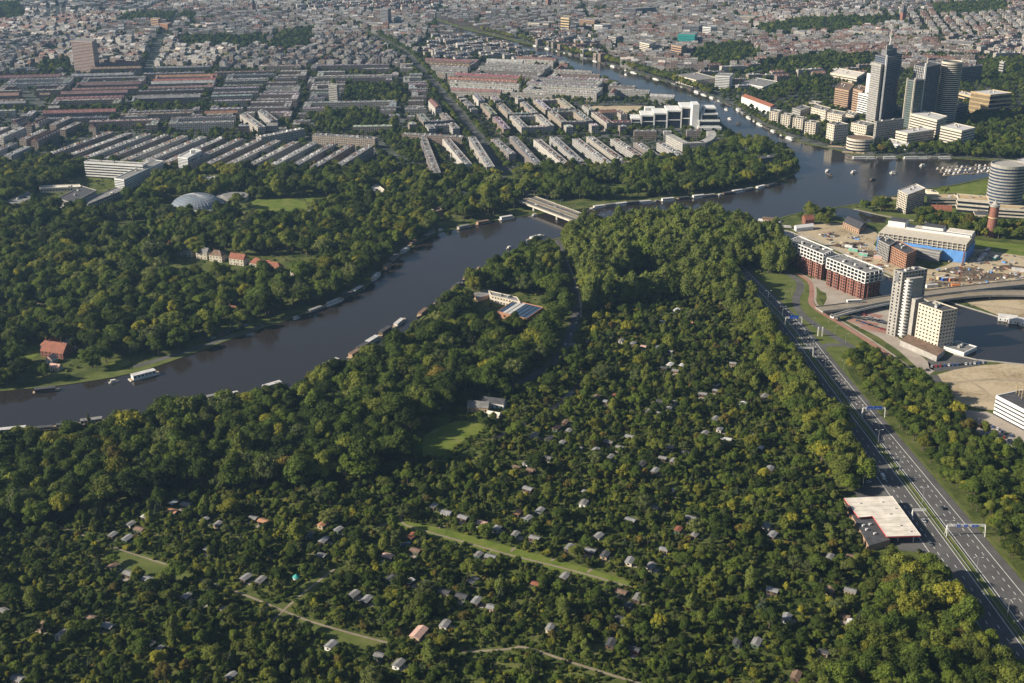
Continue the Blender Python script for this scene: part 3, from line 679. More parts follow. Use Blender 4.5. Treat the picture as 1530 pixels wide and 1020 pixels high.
m.build('facade_fins', 'tan_stone', T, 'stuff')
p, z = B3((1430, 139), (1450, 144), (1456, 141), 156); banded('office_block', 'low honey coloured wing beside the round cornered tower', 'building', p, z, 3, 'tan_stone', 'glass_dark', .4, 'light_roof')
p, z = B3((1434, 99), (1437, 101), (1468, 98), 127); banded('office_block', 'long dark slab seen past the round cornered tower', 'building', p, z, 8, 'dark_concrete', 'glass_dark', .4, 'dark_roof')
p, z = B3((1241, 109), (1280, 116), (1292, 109), 126); banded('office_block', 'low cream office behind the brown banded block', 'building', p, z, 3, 'cream', 'glass_dark', .6, 'pale_roof')
p, z = B3((1361, 170), (1400, 180), (1415, 174), 207); T = banded('office_block', 'white banded slab with a pale blank end below the dark towers', 'building', p, z, 7, 'cream', 'glass_dark', .6, 'light_roof')
p, z = B3((1339, 196), (1356, 200), (1396, 194), 219); banded('office_block', 'low white banded wing with a long shaded side by the water', 'building', p, z, 5, 'cream', 'glass_dark', .6, 'light_roof')
p, z = B3((1406, 189), (1437, 196), (1457, 191), 224); banded('office_block', 'white banded block nearest the marina trees', 'building', p, z, 7, 'cream', 'glass_dark', .6, 'light_roof')
for k, (a, b, c_, vb) in enumerate([((1150, 166), (1163, 168), (1168, 165), 185), ((1167, 171), (1181, 173), (1186, 170), 192), ((1185, 176), (1200, 178), (1206, 175), 198), ((1203, 182), (1219, 184), (1225, 181), 206)]):
    p, z = B3(a, b, c_, vb); t = thing('apartment_block', 'cream balconied apartment block in the row of four on the waterfront', 'building', (*cen(p), 0), 0, 'four waterfront apartment blocks'); claim(p)
    punched(t, p, 0, z, 7, 'cream', 3.4, (2.2, 1.7), seed=k)
for k, (a, b, c_, vb, lab) in enumerate([((1184, 161), (1196, 165), (1211, 160), 178, 'grey rounded apartment block behind the four waterfront blocks'), ((1212, 160), (1234, 166), (1241, 161), 184, 'long cream apartment row stepping behind the waterfront'), ((1236, 168), (1258, 172), (1264, 167), 189, 'cream apartment block with roof huts beside the brown offices'),
        ((1207, 153), (1222, 155), (1228, 152), 163, 'small cream block at the back of the waterfront housing'), ((1262, 169), (1276, 173), (1281, 168), 182, 'short cream block below the white banded tower'), ((1272, 183), (1295, 188), (1308, 184), 207, 'cream apartment block in front of the round pavilion'), ((1307, 181), (1310, 182), (1351, 177), 212, 'long shaded slate coloured apartment slab by the towers'), ((1236, 184), (1247, 187), (1268, 185), 216, 'pale green apartment block with a blue shaded side at the water edge')]):
    p, z = B3(a, b, c_, vb); t = thing('apartment_block', lab, 'building', (*cen(p), 0)); claim(p)
    punched(t, p, 0, z, max(3, int(z / 3.2)), 'concrete' if 'grey' in lab or 'slate' in lab else 'cream', 3.3, (2.0, 1.5), seed=k + 9)
zc = hz(1287, 206, 223); c0 = G(1286, 206, zc); banded('pavilion', 'round low pavilion with dark window bands at the waterside', 'building', circ(*c0, 19, 16, 30), zc, 4, 'cream', 'glass_dark', .55, 'brown_roof', clutter=1)
p, z = B3((1325, 213), (1354, 220), (1358, 214), 225); banded('pavilion', 'low white flat roofed pavilion among trees on the tower waterfront', 'building', p, z, 2, 'white_paint', 'glass_dark', .5, 'light_roof')
# ------------------------------------------------------------------ east bank
zc = hz(1507, 244, 303); c0 = G(1508, 246, zc); banded('office_block', 'round drum shaped office with white and dark bands', 'building', circ(*c0, 20.5, 18, 36), zc, 13, 'concrete', 'glass_blue', .45, 'concrete', clutter=5, par=2)
p, z = B3((1521, 238), (1532, 246), (1560, 240), 290); banded('office_block', 'dark slab joined behind the round drum office', 'building', p, z, 11, 'dark_concrete', 'glass_dark', .5, 'light_roof')
p, z = B3((1342, 284), (1356, 291), (1383, 281), 320); t = thing('apartment_block', 'cream balconied apartment tower on the lake shore with a dark side', 'building', (*cen(p), 0)); claim(p)
punched(t, p, 0, z, 9, 'cream', 3.2, (2.2, 1.7), roof='light_roof')
for k, (a, b, c_, vb, lab) in enumerate([((1386, 291), (1392, 296), (1432, 296), 310, 'long low apartment terrace with tan roof beside the shore tower'), ((1430, 290), (1432, 297), (1478, 301), 316, 'balconied apartment terrace behind the red roofed villa'), ((1488, 306), (1490, 311), (1540, 314), 326, 'apartment terrace with ochre roof beside the brick water tower'), ((1382, 283), (1386, 286), (1402, 289), 294, 'small cream pavilion beside the shore apartment tower')]):
    p, z = B3(a, b, c_, vb); banded('apartment_terrace', lab, 'building', p, z, 3 if k < 3 else 1, 'cream', 'glass_dark', .45, 'tan_roof', seed=k, clutter=2)
def hpx(u, v, lx, ly, a): return rect(*G(u, v), lx, ly, a)
house('villa', 'white villa with a steep red tiled roof under dark trees', 'house', hpx(1405, 322, 22, 13, -.15), 7, 6, 'cream', 'red_tile')
house('villa', 'square cream villa with a slate hipped roof by the water tower', 'house', hpx(1466, 328, 17, 14, -.2), 8, 3, 'cream', 'dark_roof', True)
x, y = G(1480, 352); t = thing('water_tower', 'round red brick water tower with a stepped top', 'water tower', (x, y, 0)); zt = hz(1484, 300, 351) * .86
m = MB(); m.tube((x, y, 0), (x, y, zt), 5.4, 18, 0, 4.6); m.build('shaft', 'brick', t); m = MB(); m.tube((x, y, zt * .62), (x, y, zt * .65), 5.4, 18); m.build('cornice', 'tan_stone', t)
m = MB(); m.tube((x, y, zt), (x, y, zt + 2), 5.3, 18); m.tube((x, y, zt + 2), (x, y, zt + 5), 4, 14, 0, 1.2); m.tube((x, y, zt + 5), (x, y, zt + 8), .9, 8, 0, .4); m.build('cap', 'concrete', t)
raster(occ, circ(x, y, 9, 9, 10))
# construction block
p, z = B3((1313, 347), (1444, 365), (1458, 348), 393)
t = thing('unfinished_building', 'long half built block with blue sheeting round its lower floors', 'building', (*cen(p), 0)); claim(p)
m = MB(); m.prism(inset(p, -1.2), 0, z - .8, 0, 0); m.build('core', 'dark_concrete', t)
fl = 7; me_ = MB(); me_.prism(p, -.45, 0, 0, 0, bottom=True); me = me_.mesh('floor_slab', ['cream'], (*t.location[:2], 0))
for k in range(fl): inst('floor_slab', me, t, (0, 0, z * (k + 1) / fl))
m = MB(); P = ccw(p)
for i in range(4):
    a, d, n, L = side_frame(P[i], P[(i + 1) % 4])
    for k in range(int(L / 5) + 1): cc = a + d * min(L - .4, .4 + 5 * k) - n * .4; m.box(cc[0], cc[1], 0, .7, .7, z - .46, math.atan2(d[1], d[0]))
m.build('columns', 'cream', t, 'stuff')
pe, de, ne, Le = side_frame(p[0], p[1]); ne = ne if ne[1] < 0 else -ne
def sheetwall(f0, f1, z0, z1):
    a, b = pe + de * Le * f0, pe + de * Le * f1; m = MB(); m.prism(ccw([tuple(a + ne * .25), tuple(b + ne * .25), tuple(b + ne * .6), tuple(a + ne * .6)]), z0, z1, 0, 0); m.build('sheeting', 'blue_sheet', t)
sheetwall(.62, .995, .2, z * .62); sheetwall(.0, .12, .2, z * .72); sheetwall(.12, .62, z * .5, z * .66)
a = np.array(p[1]); b = np.array(p[2]); d = (b - a); m = MB(); n2 = np.array((d[1], -d[0])) / np.linalg.norm(d); n2 = n2 if n2[0] > 0 else -n2
m.prism(ccw([tuple(a + n2 * .3), tuple(b + n2 * .3), tuple(b + n2 * .7), tuple(a + n2 * .7)]), .2, z * .6, 0, 0); m.build('sheeting', 'blue_sheet', t)
a = np.array(p[0]); b = np.array(p[3]); d = b - a; n2 = -n2; m = MB(); m.prism(ccw([tuple(a + n2 * .3), tuple(a + d * .9 + n2 * .3), tuple(a + d * .9 + n2 * .7), tuple(a + n2 * .7)]), .2, z * .75, 0, 0); m.build('sheeting', 'blue_sheet', t)
u_ = np.array(p[1]) - np.array(p[0]); w_ = np.array(p[3]) - np.array(p[0])
def sub(a0, a1, b0, b1): o = np.array(p[0]); return [tuple(o + u_ * a + w_ * b) for a, b in ((a0, b0), (a1, b0), (a1, b1), (a0, b1))]
for f, hh, rf in (((.02, .22, .62, .98), 6, 'dark_roof'), ((.42, .66, .66, .95), 4.5, 'dark_roof'), ((.24, .98, .55, .62), 2.2, 'grey_roof'), ((.7, .99, .66, .97), 2.5, 'pale_roof')):
    m = MB(); m.prism(ccw(sub(*f)), z, z + hh, 0, 1); m.build('rooftop_block', ['white_paint', rf], t)
p, z = B3((1312, 358), (1329, 367), (1340, 360), 392); t = thing('apartment_block', 'grey gridded apartment block joined to the orange brick one', 'building', (*cen(p), 0)); claim(p); punched(t, p, 0, z, 7, 'concrete', 2.6, (1.7, 2.0), roof='dark_roof')
p, z = B3((1330, 367), (1355, 380), (1370, 373), 404); t = thing('apartment_block', 'orange brick apartment block on the building site', 'building', (*cen(p), 0)); claim(p); punched(t, p, 0, z, 7, 'orange_brick', 3.0, (2.0, 1.5), roof='dark_roof', single=True)
p, z = B3((1352, 368), (1404, 378), (1412, 371), 392); banded('unfinished_building', 'low unfinished concrete frame between orange block and blue sheeting', 'building', p, z, 4, 'concrete', 'dark_concrete', .3, 'grey_roof')
x, y = G(1432, 429); t = thing('piling_rig', 'tall rust red piling rig standing on the building site', 'piling rig', (x, y, 0)); zt = hz(1437, 374, 429)
m = MB()
for dx, dy in ((-.7, -.7), (.7, -.7), (.7, .7), (-.7, .7)): m.tube((x + dx, y + dy, 2), (x + dx * .6 + 1, y + dy * .6, zt), .18, 5)
for k in range(14): m.box(x + k / 14, y, 3 + k * (zt - 4) / 14, 1.5, 1.5, .2)
m.build('mast', 'rust', t); m = MB(); m.tube((x - 7, y, 2), (x + .6, y, zt * .7), .22, 5); m.build('stay', 'rust', t)
m = MB(); m.box(x - 3, y, .9, 8, 3.2, 2.2); m.build('cab', 'orange_paint', t); m = MB(); m.box(x - 3, y - 1.7, 0, 8, .8, .9); m.box(x - 3, y + 1.7, 0, 8, .8, .9); m.build('tracks', 'rubber', t)
for k, (u, v, c_, lx, a) in enumerate([(1465, 388, 'white_paint', 12, .9), (1470, 383, 'light_roof', 12, .9), (1475, 376, 'rust', 12, .9), (1487, 387, 'green_sheet', 10, .9), (1392, 429, 'white_paint', 12, .2), (1405, 417, 'tan_stone', 8, .4), (1422, 419, 'orange_paint', 7, .3), (1412, 419, 'sign_blue', 7, .2), (1522, 405, 'light_roof', 14, -.4), (1275, 375, 'green_sheet', 10, -.6), (1290, 382, 'green_sheet', 9, -.6), (1268, 370, 'white_paint', 8, -.6), (1312, 386, 'pink_roof', 9, -.5)]):
    x, y = G(u, v); t = thing('site_cabin', {'white_paint': 'white', 'light_roof': 'grey', 'rust': 'rust red', 'green_sheet': 'sea green', 'tan_stone': 'ochre', 'orange_paint': 'orange', 'sign_blue': 'blue', 'pink_roof': 'pink'}[c_] + ' container cabin parked on the sandy building site', 'cabin', (x, y, 0), 0, 'containers on the building site')
    m = MB(); m.box(x, y, 0, lx, 3, 3, a); m.build('body', c_, t); m = MB(); m.box(x, y, 3, lx + .2, 3.2, .15, a); m.build('lid', 'light_roof', t)
    m = MB(); c, s = math.cos(a), math.sin(a); m.box(x + s * 1.52, y - c * 1.52, .1, 1, .08, 2.1, a); m.build('door', 'steel', t)
for nm_, polyp, nn, lab in (('building_materials', [(1215, 345), (1300, 352), (1298, 372), (1385, 408), (1400, 432), (1330, 408), (1250, 372)], 330, 'scattered pallets pipes and rubble on the canal building site'), ('building_materials', [(1385, 405), (1460, 372), (1600, 398), (1600, 436), (1440, 426), (1395, 432)], 380, 'scattered spoil and stacked materials around the piling rig')):
    mk = np.zeros((NY, NX), bool); W_ = GP(polyp); raster(mk, W_); mk &= ~water_m; m = MB(); X_ = [p[0] for p in W_]; Y_ = [p[1] for p in W_]; q_ = 0
    while q_ < nn:
        x, y = R.uniform(min(X_), max(X_)), R.uniform(min(Y_), max(Y_)); q_ += 1
        if at(mk, [x], [y])[0]: m.box(x, y, 0, R.uniform(.8, 6), R.uniform(.6, 2.4), R.uniform(.25, 1.6), R.uniform(0, 3), R.choice((0, 1, 1, 2, 2, 3, 3, 5, 5, 2, 4, 0)))
    tag(m.build(nm_, ['rust', 'light_roof', 'wood_light', 'dark_concrete', 'blue_sheet', 'wood_dark'], None, 'stuff'), lab, 'materials')
for u, v, w, h_ in ((1300, 378, 14, 7), (1440, 405, 26, 8), (1480, 412, 34, 6), (1410, 425, 22, 4), (1505, 400, 20, 5), (1240, 352, 12, 5), (1450, 418, 40, 3)):
    c_ = G(u, v); sheet('bare_earth', [(c_[0] + math.cos(a) * w * R.uniform(.6, 1.1), c_[1] + math.sin(a) * h_ * 2 * R.uniform(.6, 1.1)) for a in [k * .52 for k in range(12)]], .16 + .004 * (u % 7), 'soil_dark')
x, y = G(1270, 366); m = MB()
for k in range(26):
    a, r_ = R.uniform(0, 6.28), R.uniform(0, 11); m.box(x + r_ * math.cos(a) * 1.6, y + r_ * math.sin(a), 0, R.uniform(3, 7), R.uniform(2, 5), R.uniform(.6, 2.6) * (1.2 - r_ / 12), R.uniform(0, 3))
o = m.build('spoil_heap', 'wood_dark'); tag(o, 'dark brown heap of excavated earth beside the quay', 'soil heap')
house('island_house', 'brick house with red roof on the river corner island', 'house', hpx(1207, 334, 11, 9, .2), 6, 4.5, 'brick', 'red_tile')
p, z = B3((1260, 330), (1284, 341), (1296, 332), 350); t = thing('manor', 'old brown brick building with slate roofs beside the basin', 'building', (*cen(p), 0)); claim(p); punched(t, p, 0, z * .8, 2, 'brown_stone', 3.5, (1.3, 1.8), roof='dark_roof', clutter=0)
q = p; m = MB(); m.gable([q[1], q[2], tuple((np.array(q[3]) + np.array(q[2])) / 2), tuple((np.array(q[0]) + np.array(q[1])) / 2)] if False else [q[0], q[1], q[2], q[3]], z * .8 + .4, 3.5); m.build('roof', 'dark_roof', t)
p, z = B3((1187, 338), (1190, 341), (1216, 338), 346); t = thing('marquee', 'long white round roofed marquee hall near the drawbridge', 'marquee', (*cen(p), 0)); claim(p)
m = MB(); m.prism(ccw(p), 0, 4, 0, 0); m.build('wall', 'white_paint', t); m = MB(); m.gable([p[1], p[2], p[3], p[0]], 4.01, 2.5); m.build('roof', 'white_paint', t)
x, y = G(1152, 340); t = thing('drawbridge', 'small steel drawbridge across the canal mouth', 'bridge', (x, y, 0)); m = MB(); m.box(x, y, 1.2, 44, 6, .5, -.12); m.build('deck', 'concrete', t)
for s in (-12, 12): m = MB(); m.box(x + s, y, 0, 2, 7, 1.3); m.build('pier', 'dark_concrete', t)
m = MB()
for s in (-2.8, 2.8): m.box(x, y + s, 1.7, 44, .15, 1.0, -.12)
m.build('railing', 'white_paint', t)
for s in (-3.2, 3.2): m = MB(); m.tube((x + 8, y + s, 1), (x + 8, y + s, 9), .3, 6); m.build('mast', 'white_paint', t)
t = thing('boathouse', 'white floating boathouse with brown deck at the canal mouth', 'boathouse', (*G(1150, 330), 0)); x, y = G(1150, 330)
m = MB(); m.box(x, y, .1, 26, 8, .8, -.3); m.build('hull', 'white_paint', t); m = MB(); m.box(x + 1, y, .9, 18, 6, 2.4, -.3); m.build('cabin', 'brown_stone', t); m = MB(); m.box(x + 1, y, 3.3, 19, 7, .3, -.3); m.build('roof', 'brown_roof', t)
# brick and white canal housing
def canal_block(A, B, C, vb, lab):
    z = hz(*B, vb); p = foot3(A, B, C, z); t = thing('apartment_block', lab, 'building', (*cen(p), 0)); claim(p)
    zb = z * .62; punched(t, p, 0, zb, 6, 'brick', 3.1, (1.5, 1.9), roof='grey_roof', clutter=0)
    P = ccw(inset(p, -.2)); m = MB(); m.prism(P, zb - .3, z - .6, 0, 0); m.build('penthouse_glazing', 'glass_dark', t)
    fr = MB(); P2 = ccw(inset(p, .9)); hh = (z - zb) / 3
    for i in range(4):
        a, d, n, L = side_frame(P2[i], P2[(i + 1) % 4]); ang = math.atan2(d[1], d[0]); nb = max(2, int(L / 4.6))
        for k in range(4): cc = a + d * L / 2; fr.box(cc[0], cc[1], zb + k * hh - .35, L, .9, .7, ang)
        for j in range(nb + 1): cc = a + d * L * j / nb; fr.box(cc[0], cc[1], zb, .75, .95, z - zb - .1, ang)
    fr.build('white_frame', 'white_paint', t)
    # brick balcony bays
    for i in range(4):
        a, d, n, L = side_frame(P[i], P[(i + 1) % 4]); ang = math.atan2(d[1], d[0]); nb = max(2, int(L / 9.2))
        for j in range(nb):
            cc = a + d * L * (j + .5) / nb + n * .9; m = MB(); m.box(cc[0], cc[1], 0, 3.6, 1.6, zb, ang)
            for k in range(6): m.box(cc[0] + n[0] * .85, cc[1] + n[1] * .85, zb * k / 6 + 1.3, 2.2, .12, 1.7, ang, 1)
            m.build('bay', ['brick', 'glass_dark'], t)
    m = MB(); m.face([(*q, z - .55) for q in P]); m.build('roof', 'grey_roof', t); roof_clutter(t, p, z - .55, 9, 4, ('light_roof', 'white_paint', 'dark_roof'))
canal_block((1181, 359), (1230, 379), (1243, 373), 418, 'brick canal apartment block with white framed top floors by the poplar wood')
canal_block((1238, 385), (1294, 407), (1318, 402), 448, 'brick canal apartment block with white framed top floors beside the viaduct')
# tower and hotel
z = hz(1348, 406, 502); p = foot3((1336, 403), (1349, 407), (1386, 402), z); t = thing('residential_tower', 'tall grey apartment tower with balcony column beside the canal', 'tower', (*cen(p), 0)); claim(p)
punched(t, p, 0, z, 20, 'concrete', 3.0, (1.5, 1.5), roof='dark_concrete', clutter=4)
pe, de, ne, Le = side_frame(p[1], p[2]); ne = ne if ne[1] < 0 else -ne
q = [tuple(pe + de * .3 + ne * .1), tuple(pe + de * 12 + ne * .1), tuple(pe + de * 12 + ne * 6), tuple(pe + de * .3 + ne * 6)]
m = MB(); m.prism(ccw([tuple(pe + de * 4 + ne * .02), tuple(pe + de * Le * .72 + ne * .02), tuple(pe + de * Le * .72 + ne * 5), tuple(pe + de * 4 + ne * 5)]), 0, z * .92, 0, 0); m.build('wing', 'concrete', t)
bm_ = MB(); bb = ccw([tuple(pe + de * 1.5 + ne * 2.0), tuple(pe + de * 6.5 + ne * 2.0), tuple(pe + de * 6.5 + ne * 6.6), tuple(pe + de * 1.5 + ne * 6.6)]); bm_.prism(bb, 0, 1.1, 0, 0, bottom=True); me = bm_.mesh('balcony', ['white_paint'], tuple(t.location))
for k in range(1, 19): inst('balcony', me, t, (0, 0, k * z * .92 / 19))
m = MB(); e, d2, n2, L2 = side_frame(p[0], p[1]); n2 = n2 if n2[0] < 0 or n2[1] < 0 else -n2
m = MB(); cc = e + d2 * L2 * .45 + n2 * .1; m.box(cc[0], cc[1], z * .84, L2 * .42, .5, z * .13, math.atan2(d2[1], d2[0])); m.build('top_louvre', 'dark_concrete', t)
z = hz(1408, 465, 524); p = foot3((1373, 453), (1408, 465), (1431, 461), z); t = thing('hotel_block', 'cream white hotel block with rows of small windows', 'hotel', (*cen(p), 0)); claim(p)
punched(t, p, 0, z, 11, 'cream', 3.1, (1.5, 1.3), roof='dark_roof', single=True, clutter=4)
pe, de, ne, Le = side_frame(p[1], p[2]); ne = ne if ne[0] > 0 else -ne; bm_ = MB()
z2 = hz(1367, 447, 508); q = foot3((1361, 444), (1368, 448), (1381, 443), z2); m = MB(); m.prism(ccw(q), 0, z2, 0, 0); m.build('stair_tower', 'concrete', t)
p2 = foot3((1345, 508), (1400, 532), (1412, 522), 5); m = MB(); m.prism(ccw(p2), 0, 5, 0, 1); m.build('podium', ['concrete', 'brown_roof'], t); claim(p2)
p, z = B3((1411, 519), (1440, 528), (1459, 519), 533); banded('annex', 'low white annex between the hotel and the canal', 'building', p, z, 2, 'white_paint', 'glass_dark', .7, 'grey_roof')
z = hz(1489, 592, 619); p = foot3((1530, 583), (1489, 592), (1555, 626), z); banded('office_block', 'white office with dark window ribbons beside the sand lot', 'building', p, z, 5, 'white_paint', 'glass_dark', .58, 'dark_roof', clutter=2)
cc = G(1538, 592, z); t = thing('roof_frame', 'yellow timber scaffold frame on the banded office roof', 'scaffold', (cc[0], cc[1], z + .3)); m = MB()
for i in range(4):
    for j in range(3): m.box(cc[0] - 8 + i * 5, cc[1] - 5 + j * 5, z + .3, .35, .35, 7)
for k in range(3):
    for j in range(3): m.box(cc[0] - .5, cc[1] - 5 + j * 5, z + 2.4 + k * 2.2, 15.6, .3, .3)
m.build('frame', 'tan_stone', t)
for k, (u, v) in enumerate(((1505, 478), (1520, 482), (1538, 486))):
    x, y = G(u, v); house('shed', 'white shed with pale pitched roof on the sandy canal bank', 'shed', rect(x, y, 16, 9, -.35), 4, 1.5, 'white_paint', 'light_roof', chim=0, group='sheds on the canal bank', nz=1)
# viaduct
def viaduct(name, lab, px, w, zs, mat='concrete', rail=True, bus=None):
    P = smooth([G(u, v, zs) for u, v in px], 2); t = thing(name, lab, 'bridge', (*P[0], 0))
    m = MB(); L = []
    for i in range(len(P)):
        d = np.array(P[min(i + 1, len(P) - 1)]) - np.array(P[max(i - 1, 0)]); d /= np.linalg.norm(d); n = np.array((-d[1], d[0])); L.append((np.array(P[i]) + n * w / 2, np.array(P[i]) - n * w / 2))
    for a, b in zip(L[:-1], L[1:]): m.prism([tuple(a[1]), tuple(b[1]), tuple(b[0]), tuple(a[0])], zs - 1.2, zs, 0, 1, bottom=True)
    m.build('deck', [mat, 'gravel'], t)
    for s in (0, 1):
        m = MB()
        for a, b in zip(L[:-1], L[1:]):
            p, q = a[s], b[s]; c = (p + q) / 2; d = q - p; m.box(c[0], c[1], zs + .01, np.linalg.norm(d) + .02, .35, 1.0, math.atan2(d[1], d[0]))
        m.build('parapet', 'concrete' if mat == 'concrete' else mat, t)
    for i in range(3, len(P) - 1, 5):
        m = MB(); m.box(P[i][0], P[i][1], 0, 1.6, w * .7, zs - 1.21); m.build('pier', 'dark_concrete', t)
    if name == 'viaduct':
        for o in (-2.6, -1.2, 1.2, 2.6):
            m = MB(); ribbon(m, P, .25, zs + .03, 0, o); m.build('rail_track', 'steel', t)
    rline(occ, P, w + 3); return P
vp = viaduct('viaduct', 'concrete tram viaduct crossing the canal behind the grey tower', [(1224, 462), (1268, 457), (1320, 447), (1400, 436), (1470, 428), (1560, 419), (1640, 412)], 13, 6)
viaduct('footbridge', 'pale sloping footbridge ramp below the tram viaduct', [(1243, 473), (1270, 465), (1303, 457), (1330, 452)], 4, 4.5, 'white_paint')
viaduct('road_bridge', 'wide concrete road bridge beside the tram viaduct over the canal', [(1385, 448), (1440, 440), (1500, 437), (1600, 440)], 12, 5)
x, y = G(1276, 452, 6); t = thing('bus', 'white bus driving along the tram viaduct', 'bus', (x, y, 6.05), .12); m = MB(); m.box(0, 0, .4, 14, 2.6, 2.6); b = m.mesh('body', ['white_paint']); inst('body', b, t)
m = MB(); m.box(0, 0, 1.5, 13.2, 2.66, .9); inst('windows', m.mesh('windows', ['glass_dark']), t); m = MB(); m.tube((0, -1.3, 0), (0, 1.3, 0), .48, 10); w = m.mesh('wheel', ['rubber'])
for s in (-4, 4.4): inst('wheel', w, t, (s, 0, .48))
# river bridge
A, Bq = G(786, 296, 7), G(905, 340, 7); d = np.array(Bq) - np.array(A); L = np.linalg.norm(d); d /= L; n = np.array((-d[1], d[0])); W = 28
t = thing('river_bridge', 'long pale concrete road bridge with tram lanes over the river', 'bridge', (*A, 0)); cc = (np.array(A) + np.array(Bq)) / 2; ang = math.atan2(d[1], d[0])
m = MB(); m.box(cc[0], cc[1], 5.2, L, W, 1.6, ang, 0, 1); m.build('deck', ['cream', 'asphalt'], t)
for o, w_, mt in ((-W / 2 + 2, 3.6, 'gravel'), (W / 2 - 2, 3.6, 'gravel'), (0, 7, 'gravel')): m = MB(); c2 = cc + n * o; m.box(c2[0], c2[1], 6.78, L, w_, .16, ang); m.build('pavement', mt, t)
for o in (-W / 2, W / 2, -4, 4): m = MB(); c2 = cc + n * o; m.box(c2[0], c2[1], 6.8, L, .3, 1.0 if abs(o) > 5 else .35, ang); m.build('parapet', 'concrete', t)
for f in (.2, .5, .8): m = MB(); c2 = np.array(A) + d * L * f; m.box(c2[0], c2[1], 0, 3, W * .8, 5.19, ang); m.build('pier', 'concrete', t)
for f in np.linspace(.08, .92, 6): c2 = np.array(A) + d * L * f + n * 3.6; lamp(c2[0], c2[1], True, 'lamp post on the centre line of the river bridge', 'lamp posts on the river bridge'); bpy.context.view_layer.objects
for o in col.objects:
    if o.name.startswith('street_lamp') and o.get('group') == 'lamp posts on the river bridge': o.location.z = 7.0
for k, f in enumerate((.2, .33, .52, .68, .86)): c2 = np.array(A) + d * L * f + n * (6.5 if k % 2 else -7); c_ = CC[k]; car(c2[0], c2[1], ang, c_, f'{c_} car crossing the long river bridge', None, 6.83)
rline(occ, [A, Bq], W + 6)
path_strip('avenue', smooth(GP([(800, 300), (775, 283), (750, 268), (738, 250), (712, 205), (680, 165), (640, 118), (605, 80), (560, 55), (520, 40)]), 2), 14, .11, 'asphalt')
path_strip('avenue', GP([(905, 342), (960, 352), (1040, 368), (1100, 400)]), 26, .12, 'asphalt')
# filling station
zf = 6.0; q = [(1261, 744), (1333, 741), (1376, 800), (1325, 801.5), (1304, 771), (1283, 773)]; P = [G(u, v, zf) for u, v in q]
t = thing('filling_station', 'filling station with a large flat cream roof edged in red beside the motorway', 'filling station', (*cen(P), 0)); raster(occ, P + []); low_front([(1258, 745), (1400, 825)], 22, 3)
m = MB(); m.prism(P, zf - .8, zf, 0, 1, bottom=True); m.build('canopy', ['red_trim', 'pale_roof'], t)
m = MB(); m.prism(ccw(P), zf + .002, zf + .16, 0, None); m.build('roof_edge', 'white_paint', t)
a_, b_, c_, d_ = (np.array(G(*q_, zf)) for q_ in ((1262, 745), (1333, 742), (1374, 799), (1326, 800)))
for k in range(1, 9):
    f = k / 9; p0, p1 = b_ + (c_ - b_) * f, (a_ + (np.array(G(1283, 772, zf)) - a_) * min(1, f * 2)) if f < .5 else (np.array(G(1304, 772, zf)) + (d_ - np.array(G(1304, 772, zf))) * (f - .5) * 2)
    d0 = p1 - p0; m = MB(); m.box(*((p0 + p1) / 2 - 0), zf + .003, np.linalg.norm(d0) * .97, .18, .05, math.atan2(d0[1], d0[0])); m.build('roof_seam', 'concrete', t)
for u, v in ((1285, 752), (1318, 750), (1330, 768), (1345, 785), (1338, 760), (1360, 794)): x, y = G(u, v, zf); m = MB(); m.box(x, y, zf, 1.1, 1.1, .6); m.build('roof_vent', 'light_roof', t)
lowp = [G(u, v, 4.2) for u, v in ((1262, 750), (1300, 768), (1330, 806), (1298, 815))]; raster(occ, inset(ccw(lowp), 2)); m = MB(); m.prism(ccw(lowp), 0, 4.2, 0, 1); m.build('shop', ['brown_stone', 'dark_roof'], t)
for k, (u, v) in enumerate(((1290, 786), (1295, 792), (1307, 798), (1300, 784))): x, y = G(u, v, 4.2); m = MB(); m.box(x, y, 4.19, 1.6, 1.2, 1.1, .3); m.build('roof_unit', 'light_roof', t)
for u, v in ((1345, 765), (1358, 783), (1330, 775), (1343, 795), (1366, 797), (1318, 752)): x, y = G(u, v, zf); m = MB(); m.tube((x, y, 0), (x, y, zf - .81), .25, 8); m.build('column', 'white_paint', t)
fc = GP([(1275, 735), (1300, 715), (1325, 720), (1395, 808), (1400, 828), (1345, 822)]); sheet('forecourt', fc, .12, 'asphalt'); raster(occ, fc)
cp = GP([(1255, 748), (1300, 735), (1330, 735), (1395, 825), (1345, 826), (1300, 822)]); raster(occ, cp)

# ------------------------------------------------------------------ left bank buildings
z = hz(185, 268, 286); p = foot3((171, 267), (185, 269), (244, 241), z)
T = banded('slab_block', 'long white banded slab block running back from the park trees', 'building', p, z, 7, 'white_paint', 'glass_blue', .5, 'grey_roof', clutter=2)
z = 20; a, b = np.array(G(126, 242, z)), np.array(G(213, 247, z)); d = b - a; n = np.array((-d[1], d[0])) / np.linalg.norm(d) * 11
banded('slab_block', 'white banded slab block standing crosswise behind the first', 'building', [tuple(a), tuple(b), tuple(b + n), tuple(a + n)], z, 6, 'white_paint', 'glass_dark', .5, 'grey_roof', clutter=2)
z = hz(280, 236, 256); p = foot3((266, 235), (280, 237), (301, 225), z)
T = banded('apartment_tower', 'white apartment tower with blue shaded balconies above the park', 'tower', p, z, 9, 'white_paint', 'glass_blue', .5, 'light_roof', clutter=0)
c = cen(p); m = MB(); m.box(c[0] + 3, c[1] + 4, z, 6, 6, 5, .4); m.build('lift_house', 'white_paint', T)
